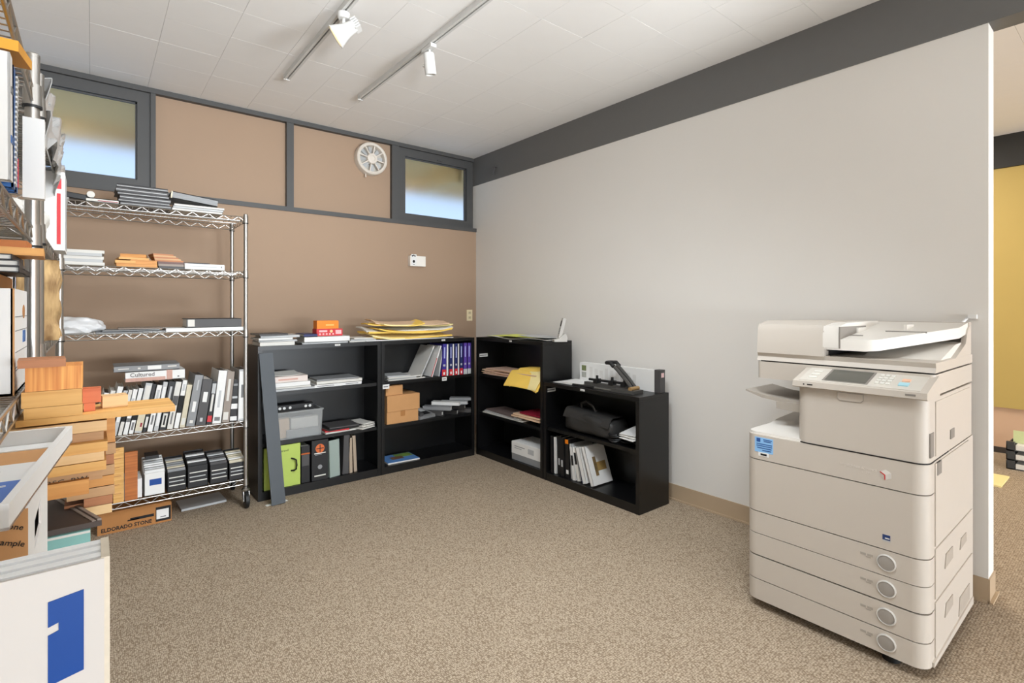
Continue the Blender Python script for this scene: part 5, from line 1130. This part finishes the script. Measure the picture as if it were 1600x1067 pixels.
# -- low bookcase bottom: upright books
def zlow(): return ZB + 0.0006
row2 = [(856, 859.5, 1, 0.275, BLACK, 'thin black book', ()), (860, 863.5, 1, 0.27, WHITE, 'thin white book', ()), (864, 870, 1.5, 0.285, BLACK, 'black binder with low label', [(0.25, 0.42, 0.3, 0.7, LGREY)]), (871, 877, 1.5, 0.285, BLACK, 'second black binder with low label', [(0.25, 0.42, 0.3, 0.7, LGREY)]), (878, 884, 2, 0.28, BLACK, 'black book with orange top', [(0.88, 0.99, 0.1, 0.9, ORANGE), (0.1, 0.2, 0.2, 0.8, WHITE)]), (885, 889, 4, 0.25, LGREY, 'grey patterned book', [(0.4, 0.7, 0.2, 0.8, DGREY)]), (890, 895, 8, 0.235, WHITE, 'white patterned book', [(0.45, 0.75, 0.2, 0.8, INK)]), (896, 901, 12, 0.235, OFFW, 'off-white book with black pattern', [(0.5, 0.85, 0.15, 0.85, INK)]), (902, 905.5, 15, 0.22, NAVY, 'thin navy book', ()), (906, 912, 17, 0.25, WHITE, 'white book', ())]
for i, (a, b_, ln, h, c, wd, bands) in enumerate(row2):
    s0, s1 = sR(a), sR(b_)
    vol('book', '%s, %s from left in the bottom row of low bookcase' % (wd, ORD[i]), 'book', FQ, (s0 + s1) / 2, 0.03 + 0.008 * (i % 3), zlow(), s1 - s0, 0.21, h, c, PAPER, lean=R(-ln), bands=bands, group='books in the low bookcase')
s0 = sR(921)
r = vol('book', 'large white book with tan photo cover leaning at row end in low bookcase', 'book', FQ, s0, 0.03, zlow(), 0.030, 0.20, 0.27, WHITE, PAPER, lean=R(-20), yaw=R(0))
bx('cover_photo', (0.0151, 0.05, 0.09), (0.0160, 0.17, 0.15), mat('bronze_photo', (170, 140, 86), 0.4, var=0.3, scale=30), r); bx('cover_photo', (0.0151, 0.05, 0.06), (0.0160, 0.08, 0.19), mat('bronze_photo2', (130, 108, 74), 0.4, var=0.3, scale=30), r)

# ------------------------------------------------------------------ lumber samples sticking out of the nearest unit
FN = Fr(0.0, 0.0, 0.0)
def plank(label, a, b_, yb_top, yb_bot, Y, depth, m, back=None, name='wood_plank', group='lumber samples stacked beside the nearest wire unit', left=None, px=None):
    """front face spans image columns a..b_ on plane Y; heights taken at column px (default its right end)"""
    px = px or b_
    x0, x1 = (left if left is not None else xs(a, Y)), xs(b_, Y); z1, z0 = zy(px, yb_top, Y), zy(px, yb_bot, Y)
    q = B(); q.box((-(x1 - x0) / 2, 0, 0), ((x1 - x0) / 2, depth, z1 - z0)).bevel(0.0012, 1)
    o = q.build(name, m, None, ((x0 + x1) / 2, Y, z0)); return tag(o, label, 'wood sample', group)
YP = 1.20
plank('long pale plank jutting right over the binder row, under the wood blocks', 24, 274, 641, 650, YP, 0.115, PINE, px=200)
ztp = zy(200, 641, YP)
def block(label, a, b_, h, dz, dp, m, y0=0.0, yaw=0.0, name='wood_block', end=None):
    x0, x1 = xs(a, YP + y0), xs(b_, YP + y0)
    q = B(); q.box((-(x1 - x0) / 2, 0, 0), ((x1 - x0) / 2, dp, h)).bevel(0.0015, 1)
    o = q.build(name, m, None, ((x0 + x1) / 2, YP + y0, ztp + 0.0004 + dz), (0, 0, yaw)); tag(o, label, 'wood block', 'wood blocks on the long plank'); return o
block('pale yellow wood block at the bottom of the block stack', 37, 129, 0.019, 0.0, 0.08, PINE, 0.001)
block('yellow wood block in the middle of the block stack', 33, 128, 0.027, 0.0196, 0.08, PINE, 0.001)
block('thick orange fir block with vertical grain in the block stack', 39, 129, 0.041, 0.0472, 0.085, FIRE_, 0.001)
block('brown cedar block lying crooked on top of the block stack', 27, 103, 0.013, 0.0888, 0.075, CEDAR, -0.012, R(3))
block('small orange block behind the block stack', 131, 149, 0.015, 0.0, 0.03, REDW, 0.030)
block('terracotta block resting on the small orange block', 129, 158, 0.026, 0.0154, 0.03, REDW, 0.030, R(0))
block('pale block lying on the plank right of terracotta block', 160, 200, 0.022, 0.0, 0.035, PALEW, 0.050, R(4))
low = [ # a, b, top, bottom, depth, material, offset, words
 (117, 167, 656, 672, 0.10, PALEW, 0.004, 'light plank just under the long plank'),
 (117, 162, 673, 688, 0.10, TANW, 0.02, 'recessed tan plank, second under the long plank'),
 (98, 168, 689, 704, 0.10, PINE, 0.0, 'yellow plank, third under the long plank'),
 (93, 163, 705, 718, 0.10, PALEW, -0.002, 'light plank, fourth under the long plank'),
 (79, 166, 719, 733, 0.10, PINE, -0.004, 'yellow plank, fifth under the long plank'),
 (76, 160, 734, 747, 0.09, TANW, 0.012, 'tan plank with handwritten letters, sixth under the long plank'),
 (72, 139, 748, 771, 0.07, FIR, 0.0, 'thick amber plank, lowest at the front of lumber stack'),
]
for (a, b_, t, bo_, dp, m, oy, wd) in low:
    o = plank(wd, a, b_, t, bo_, YP + oy, dp, m, left=-0.40)
    if 'letters' in wd: text('handwriting', 'ARSC  RW', 0.011, INK, o, (0.12, -0.0006, 0.0015), (R(90), 0, 0), sx_=1.3)
gr = 'rear lumber samples'
rear = [(110, 180, 653, 690, FIR, 'short board upright behind the front lumber'), (110, 181, 691, 708, TANW, 'tan board below the upright short board'), (112, 178, 709, 724, CEDAR, 'brown board, third in rear lumber column'), (112, 179, 725, 740, TANW, 'tan board, fourth in rear lumber column'), (112, 178, 741, 756, FIR, 'amber board, fifth in rear lumber column'), (112, 179, 757, 771, TANW, 'tan board, sixth in rear lumber column'), (112, 176, 772, 785, CEDAR, 'brown board, seventh in rear lumber column'), (112, 175, 786, 800, PALEW, 'pale pinkish board at the foot of the rear lumber column')]
for (a, b_, t, bo_, m, wd) in rear: plank(wd, a, b_, t, bo_, 1.335, 0.075, m, left=xs(104 if t < 770 else 131, 1.335), group=gr)
# dark lipped panel on a teal case, on the unit's fourth shelf
zsh = ZU1[3] + 0.0006
zt_ = zy(160, 800, 1.335) - 0.001
zt_ = 0.902
r = thing('sample_board', 'dark brown flat board with a pale edge under the lumber stack', 'board', (0.0, 1.24, zt_ - 0.010))
q = B(); q.prism([(0.014, 0.0), (-0.049, 0.203), (-0.37, 0.203), (-0.37, -0.006)], lambda u, v, h: (u, v, h), 0.0, 0.010); q.build('board', BROWNCARD, r)
for k in range(2):
    o_ = 0.008 * k; q = B(); q.prism([(0.0135 - o_, 0.002), (-0.0495 - o_, 0.203), (-0.0555 - o_, 0.203), (0.0075 - o_, 0.002)], lambda u, v, h: (u, v, h), 0.010, 0.0135 - 0.002 * k); q.build('edge_strip', TAUPE, r)
q = B(); q.box((-0.028, 0, 0), (0.028, 0.05, zy(160, 800, 1.335) - zt_ - 0.0062)).bevel(0.001, 1); o = q.build('wood_block', CEDAR, None, (-0.015, 1.352, zt_ + 0.0056)); tag(o, 'small dark spacer block under the rear lumber column', 'wood block')
x1 = xs(141, 1.232)
r = thing('sample_case', 'teal flat case under the dark brown panel on nearest unit', 'sample case', ((x1 - 0.40) / 2, 1.232, zsh))
hw = (x1 + 0.40) / 2; hh = zt_ - 0.0106 - zsh
bx('body', (-hw, 0, 0), (hw, 0.24, hh), TEAL, r, 0.002); bx('pale_edge', (-hw, -0.0008, hh - 0.005), (hw, 0.0004, hh - 0.001), OFFW, r)

# ------------------------------------------------------------------ archive box, lid with leaflet, tall white panel with blue tape
XBx = -0.054; zbx = 1.083
r = thing('archive_box', 'white archive box with handle hole under the white lid', 'box', (XBx - 0.17, 0.765, zsh))
hb_ = zbx - zsh
q = B(); w_ = 0.34; D = 0.315; t = 0.0025
q.box((-w_ / 2, t, 0), (w_ / 2, D - t, t)); q.box((-w_ / 2, D - t, 0), (w_ / 2, D, hb_)); q.box((-w_ / 2, t, 0), (-w_ / 2 + t, D - t, hb_))
y0, y1, z0, z1 = 0.085, 0.185, hb_ - 0.075, hb_ - 0.040       # handle hole in the side that shows
for a, b_ in (((w_ / 2 - t, t, 0), (w_ / 2, D - t, z0)), ((w_ / 2 - t, t, z1), (w_ / 2, D - t, hb_)), ((w_ / 2 - t, t, z0), (w_ / 2, y0, z1)), ((w_ / 2 - t, y1, z0), (w_ / 2, D - t, z1))): q.box(a, b_)
q.build('body', WHITE, r)
fr_ = bx('kraft_front', (-w_ / 2, 0, 0), (w_ / 2, t, hb_), KRAFT, r)
text('handwriting', 'stone', 0.0085, INK, r, (w_ / 2 - 0.004, -0.0006, hb_ - 0.022), (R(90), R(20), 0), align='RIGHT'); text('handwriting', 'fresh  sample', 0.0085, INK, r, (w_ / 2 - 0.003, -0.0006, hb_ - 0.040), (R(90), R(20), 0), align='RIGHT')
bx('inner_board', (w_ / 2 - 0.03, 0.03, 0.01), (w_ / 2 - 0.018, D - 0.03, hb_ - 0.015), FIR, r)
# lid used as a tray
pF = (xs(113, 1.10), 1.10); pN = (xs(14, 0.70), 0.70)
ang = math.atan2(pF[0] - pN[0], pF[1] - pN[1])
L = math.hypot(pF[0] - pN[0], pF[1] - pN[1]); wl = 0.33; hl = 0.026
r = thing('cardboard_tray', 'upturned white box lid holding a leaflet, on the archive box', 'box lid', (pN[0], pN[1], zbx + 0.0006), (0, 0, -ang))
bx('bottom', (-wl, 0, 0), (0, L, 0.003), KRAFT, r)
for nm, a, b_ in (('rim', (-0.007, 0, 0), (0, L, hl)), ('rim', (-wl, 0, 0), (-wl + 0.007, L, hl)), ('rim', (-wl + 0.007, 0, 0), (-0.007, 0.007, hl)), ('rim', (-wl + 0.007, L - 0.007, 0), (-0.007, L, hl))): bx(nm, a, b_, WHITE, r, 0.001)
bx('torn_liner', (-wl + 0.008, L - 0.045, 0.003), (-0.008, L - 0.008, 0.0045), WHITE, r)
r2 = thing('leaflet', 'white leaflet with blue panel lying in the upturned lid', 'leaflet', (pN[0], pN[1], zbx + 0.0006), (0, 0, -ang))
bx('sheet', (-wl + 0.03, 0.03, 0.0036), (-0.020, L - 0.14, 0.006), WHITE, r2)
bx('blue_panel', (-wl + 0.032, 0.06, 0.006), (-0.020, 0.17, 0.0064), mat('leaflet_blue', (78, 118, 190), 0.5), r2)
text('leaflet_lettering', 'Sample', 0.016, WHITE, r2, (-0.075, 0.142, 0.0064), (0, 0, R(3))); 
for k in range(3): bx('printed_line', (-0.11, 0.118 - 0.014 * k, 0.0062), (-0.045 - 0.01 * k, 0.1195 - 0.014 * k, 0.0067), LGREY, r2)
for k in range(3): bx('printed_line', (-0.11, 0.225 - 0.012 * k, 0.0058), (-0.05 - 0.012 * k, 0.2262 - 0.012 * k, 0.0063), LGREY, r2)
# tall white panel sample
Yp = 0.52; xr = xs(163, Yp); zp = zy(163, 872, Yp)
r = thing('door_sample', 'tall white panel sample with blue tape standing at lower left corner', 'panel', (xr, Yp, 0.0))
bx('core', (-0.46, 0.002, 0.0006), (-0.002, 0.048, zp - 0.004), WHITE, r, 0.002)
bx('face', (-0.46, 0, 0.0006), (0, 0.003, zp), mat('panel_face_white', (204, 199, 194), 0.6, var=0.02), r)
for k in range(3): bx('edge_ridge', (-0.46, 0.008 + 0.0145 * k, zp - 0.006), (-0.001, 0.017 + 0.0145 * k, zp - 0.0005), mat('ridge_white', (240, 243, 245), 0.35), r, 0.002)
bx('raw_edge', (-0.002, 0.001, 0.0006), (0.0035, 0.046, zp + 0.0005), mat('raw_edge_buff', (214, 204, 186), 0.8, var=0.12, scale=120), r, 0.001)
ta, tb = xs(75, Yp) - xr, xs(131, Yp) - xr; tz1, tz0 = zy(131, 920, Yp), zy(131, 1045, Yp)
q = B(); q.prism([(ta, tz0 - 0.004), (tb, tz0), (tb, tz1), (ta, tz1 - 0.003), (ta, tz1 - 0.022), (ta + 0.006, tz1 - 0.020), (ta + 0.006, tz1 - 0.026), (ta, tz1 - 0.028)], lambda u, v, h: (u, h, v), -0.0007, 0.0004); q.build('tape_patch', TAPE, r)

# ------------------------------------------------------------------ things on the nearest unit's upper shelves
FU = Fr(-0.085, 0.0, math.pi / 2)   # s is world Y, d goes into the shelf (minus X)
z3u = ZU1[2] + 0.0006; z2u = ZU1[1] + 0.0006
r = thing('archive_box', 'white corrugated box with blue square on nearest unit, third shelf', 'box', (-0.105 - 0.15, 1.235, z3u))
w_, D, h = 0.30, 0.235, 0.185
q = B()
for a, b_ in (((-w_ / 2, 0, 0), (w_ / 2, D, 0.004)), ((-w_ / 2, 0, 0), (w_ / 2, 0.004, h)), ((-w_ / 2, D - 0.004, 0), (w_ / 2, D, h)), ((-w_ / 2, 0, 0), (-w_ / 2 + 0.004, D, h)), ((w_ / 2 - 0.004, 0, 0), (w_ / 2, D, h))): q.box(a, b_)
q.build('body', WHITE, r)
bx('corner_edge', (w_ / 2 - 0.0015, -0.001, 0), (w_ / 2 + 0.0008, 0.0015, h), KRAFT, r)
q = B(); q.lathe([(0.012, 0), (0.012, 0.0008)], lambda x, y, hh: (w_ / 2 + hh, 0.16 + x * 1.6, h * 0.78 + y * 1.1), 16); q.build('handle_hole', KRAFTD, r)
bx('blue_square', (w_ / 2 - 0.0002, 0.145, 0.085), (w_ / 2 + 0.0009, 0.19, 0.108), BLUE, r)
q = B()
for k, (y0, y1, zz_) in enumerate(((0.02, 0.22, 0.135), (0.02, 0.22, 0.11), (0.02, 0.22, 0.072), (0.02, 0.14, 0.045), (0.02, 0.12, 0.04))): q.box((w_ / 2 - 0.0002, y0, zz_), (w_ / 2 + 0.0007, y1, zz_ + 0.0012))
q.build('printed_line', GINK, r)
carton('cardboard_box', 'brown box standing inside the white corrugated box', Fr(0, 0, 0), -0.38, -0.125, 1.25, 1.45, z3u + 0.0046, 0.205, KRAFTD)
zz = z3u + 0.205 + 0.0082
for k in range(3):
    lying('ring_binder', 'black flat binder, %s of three lying under the wood strips' % ('lowest', 'middle', 'topmost')[k], 'binder', Fr(-0.098, 0, math.pi / 2), 1.235, 1.43 - 0.02 * k, 0.0 + 0.004 * k, zz, 0.010, 0.22, BLACK if k != 1 else DGREY, yaw=R((0, 2, -1)[k]), group='flat black binders on nearest unit', board=0.0015); zz += 0.0106
def wstrip(label, x0, x1, y0, y1, z, T, m, yaw):
    q = B(); q.box((-(x1 - x0) / 2, -(y1 - y0) / 2, 0), ((x1 - x0) / 2, (y1 - y0) / 2, T)).bevel(0.0012, 1)
    o = q.build('wood_strip', m, None, ((x0 + x1) / 2, (y0 + y1) / 2, z), (0, 0, yaw)); return tag(o, label, 'wood sample', 'wood strips on the flat binders')
wstrip('amber wood strip poking out over the flat black binders', -0.34, -0.07, 1.26, 1.36, zz, 0.014, FIR, R(2))
wstrip('darker wood strip on the amber strip, nearest unit', -0.34, -0.09, 1.27, 1.34, zz + 0.0144, 0.012, OAKW, R(-2))
vol('ring_binder', 'white upright binder with navy edge behind the white corrugated box', 'binder', Fr(-0.095, 0, math.pi / 2), 1.492 - 0.0, 0.03, z3u, 0.014, 0.22, 0.25, WHITE, PAPER, bands=[(0, 1, 0.85, 1.0, NAVY)])
# second shelf: pads and spiral books seen by their spines
def spiral(label, s, T, h, m, d, lean=0.0):
    r = vol('spiral_book', label, 'book', Fr(-0.085, 0, math.pi / 2), s, d, z2u, T, 0.22, h, m, PAPER, lean=lean)
    q = B()
    for k in range(int(h / 0.0078)):
        z = 0.005 + k * 0.0078; q.box((-T * 0.32, -0.0022, z), (T * 0.30, 0.0004, z + 0.0034), Matrix.Rotation(R(8), 4, 'Y'))
    q.build('spiral_wire', OFFW, r); return r
r = vol('paper_pad', 'white pad with print at far left on nearest unit second shelf', 'paper pad', Fr(-0.085, 0, math.pi / 2), 1.00, 0.002, z2u, 0.03, 0.21, 0.172, WHITE, PAPER, lean=R(-3), bands=[(0.3, 0.36, 0.2, 0.8, BLUE), (0.7, 0.75, 0.3, 0.8, GINK)])
spiral('blue spiral bound book standing on nearest unit second shelf', 1.055, 0.026, 0.178, BLUE, 0.004)
vol('book', 'blue book with white mark next to spiral bound book', 'book', Fr(-0.085, 0, math.pi / 2), 1.090, 0.004, z2u, 0.018, 0.21, 0.178, BLUE, PAPER, bands=[(0.75, 0.85, 0.2, 0.8, WHITE), (0.05, 0.3, 0.8, 1.0, RED)])
vol('box_file', 'plain white slim box at the end of the nearest unit second shelf', 'box', Fr(0, 1.125, 0), xs(52.5, 1.125), 0.0, z2u, 0.026, 0.02, 0.128, WHITE, solid=True)
sheet_thing('envelope', 'orange padded envelope lying over the spiral books', 'envelope', Fr(-0.080, 0, math.pi / 2), 1.10, 0.0, z2u + 0.1785, 0.21, 0.20, 0.015, mat('orange_envelope', (226, 160, 52), 0.6), 0.006, 0.0, 160, tilt=(0.24, 0))
# ------------------------------------------------------------------ middle left unit
zA, zB_, zC_ = ZU2[0] + 0.0006, ZU2[1] + 0.0006, ZU2[2] + 0.0006
rnd = random.Random(4); q = B(); nx, ny = 26, 22; g = {}
for k in (0, 1):
    for i in range(nx + 1):
        for j in range(ny + 1):
            u, v_ = i / nx, j / ny
            y = 1.78 + 0.84 * u
            if v_ < 0.5: x, z = -0.30 + 0.216 * (v_ / 0.5), zA + 0.006 + 0.09 * math.sin(math.pi * v_) * (1 - 0.6 * u)
            else: x, z = -0.084 + 0.006 * math.sin(6 * v_ + 9 * u), zA + (0.096 - 0.05 * u) - (v_ - 0.5) * 2 * (0.15 + 0.02 * u)
            n_ = 0.010 * (math.sin(31 * u + 17 * v_) + math.sin(23 * v_ - 41 * u + 1) + 0.7 * math.sin(57 * u * v_ + 3))
            z += abs(n_) * 0.8 if v_ < 0.45 else n_; x += n_ * 0.45 if v_ >= 0.5 else 0
            g[k, i, j] = q.bm.verts.new((x - k * 0.0016, y - 2.2, z + k * 0.0016 - zA))
for i in range(nx):
    for j in range(ny):
        for k in (0, 1): q.bm.faces.new((g[k, i, j], g[k, i + 1, j], g[k, i + 1, j + 1], g[k, i, j + 1]))
for i in range(nx):
    for j in (0, ny): q.bm.faces.new((g[0, i, j], g[0, i + 1, j], g[1, i + 1, j], g[1, i, j]))
for j in range(ny):
    for i in (0, nx): q.bm.faces.new((g[0, i, j], g[0, i, j + 1], g[1, i, j + 1], g[1, i, j]))
o = q.build('plastic_sheet', BAG, None, (0, 2.2, zA), smooth=30); tag(o, 'crumpled clear plastic sheet hanging over the middle unit top shelf', 'plastic sheet')
x0, x1 = xs(92, 2.45), xs(104, 2.45)
r = thing('magazine_box', 'white file box with red stripe hanging off the middle unit', 'file box', ((x0 + x1) / 2 - 0.02, 2.30, zB_))
bx('body', (-0.05, 0, 0), ((x1 - x0) / 2 + 0.02, 0.17, 0.262), WHITE, r, 0.002)
bx('grey_side', ((x1 - x0) / 2 + 0.0195, 0.01, 0.01), ((x1 - x0) / 2 + 0.0206, 0.15, 0.252), LGREY, r)
bx('red_stripe', (0.010, -0.0009, 0.02), (0.020, 0.0004, 0.19), RED, r); bx('red_stripe', (0.010, -0.0009, 0.205), (0.022, 0.0004, 0.24), RED, r)
crumple('paper_wad', 'crumpled white paper on the middle unit second shelf', 'paper', (-0.155, 1.93, zB_), (0.10, 0.20, 0.09), OFFW, 9)
for k in range(3):
    h = (0.215, 0.225, 0.20)[k]
    q = B(); q.sheet(0.10, h, 0.020, lambda x, y: 0.004 * math.sin(30 * x + 50 * y + k) + 0.003 * math.sin(90 * y), 8, 14)
    for v in q.bm.verts: v.co = Vector((v.co.z, v.co.x + 0.004 * math.sin(70 * v.co.y + k), v.co.y))
    o = q.build('bark_board', BARK, None, (-0.125 + 0.0 * k, 1.88 + 0.125 * k, zC_), (0, 0, R(-90 + (12, 0, -8)[k])), smooth=40)
    tag(o, 'rough-edged wood board upright on middle unit third shelf, %s of three' % ('nearest', 'middle', 'farthest')[k], 'wood sample', 'rough wood boards')
slab('flat_box', 'flat white box lying on middle unit third shelf behind rough boards', 'box', Fr(0, 0, 0), -0.45, -0.19, 1.8, 2.5, zC_, 0.05, OFFW)

# ------------------------------------------------------------------ neighbouring room, seen past the partition end
def farY(px, X): return ys(px, X)
X1 = 5.75
ya, yb = ys(1600, X1) - 0.25, ys(1572, X1)
r = thing('letter_tray', 'stacked dark letter trays on carpet past the partition end', 'letter tray', (X1, (ya + yb) / 2, 0.0))
hw = (yb - ya) / 2
for k in range(3):
    z = 0.002 + 0.075 * k
    q = B(); q.box((0, -hw, z), (0.30, hw, z + 0.006)); q.box((0, hw - 0.006, z), (0.30, hw, z + 0.045)); q.box((0, -hw, z), (0.30, -hw + 0.006, z + 0.045)); q.box((0.294, -hw, z), (0.30, hw, z + 0.045)); q.box((0.0, hw - 0.05, z), (0.03, hw, z + 0.07)); q.build('tray', mat('smoke_plastic', (62, 64, 66), 0.4), r)
    bx('paper_stack', (0.01, -hw + 0.01, z + 0.006), (0.28, hw - 0.055, z + 0.045), PAPER, r)
bx('green_card', (0.10, -hw + 0.02, 0.20), (0.106, hw - 0.03, 0.30), mat('pale_green_card', (206, 214, 160), 0.6), r)
text('card_lettering', 'Mark', 0.05, INK, r, (0.0985, hw - 0.10, 0.235), (R(90), 0, R(-90)))
slab('paper_sheet', 'cream paper lying on carpet past the partition end', 'paper', Fr(0, 0, 0), 5.1, 5.45, ys(1572, 5.3), ys(1540, 5.3), 0.0, 0.012, PALEY)
# loose cable end on the white wall beside the feeder
q = B(); q.tube([(2.955, 0.56, 1.205), (3.0, 0.545, 1.215), (3.05, 0.53, 1.245), (3.068, 0.52, 1.262)], 0.006, 8); q.box((3.045, 0.49, 1.252), (3.068, 0.52, 1.270))
o = q.build('wall_cable', WHITE, None, (0, 0, 0), smooth=30); tag(o, 'short white cable from the wall to the photocopier feeder', 'cable')
bpy.context.view_layer.update()
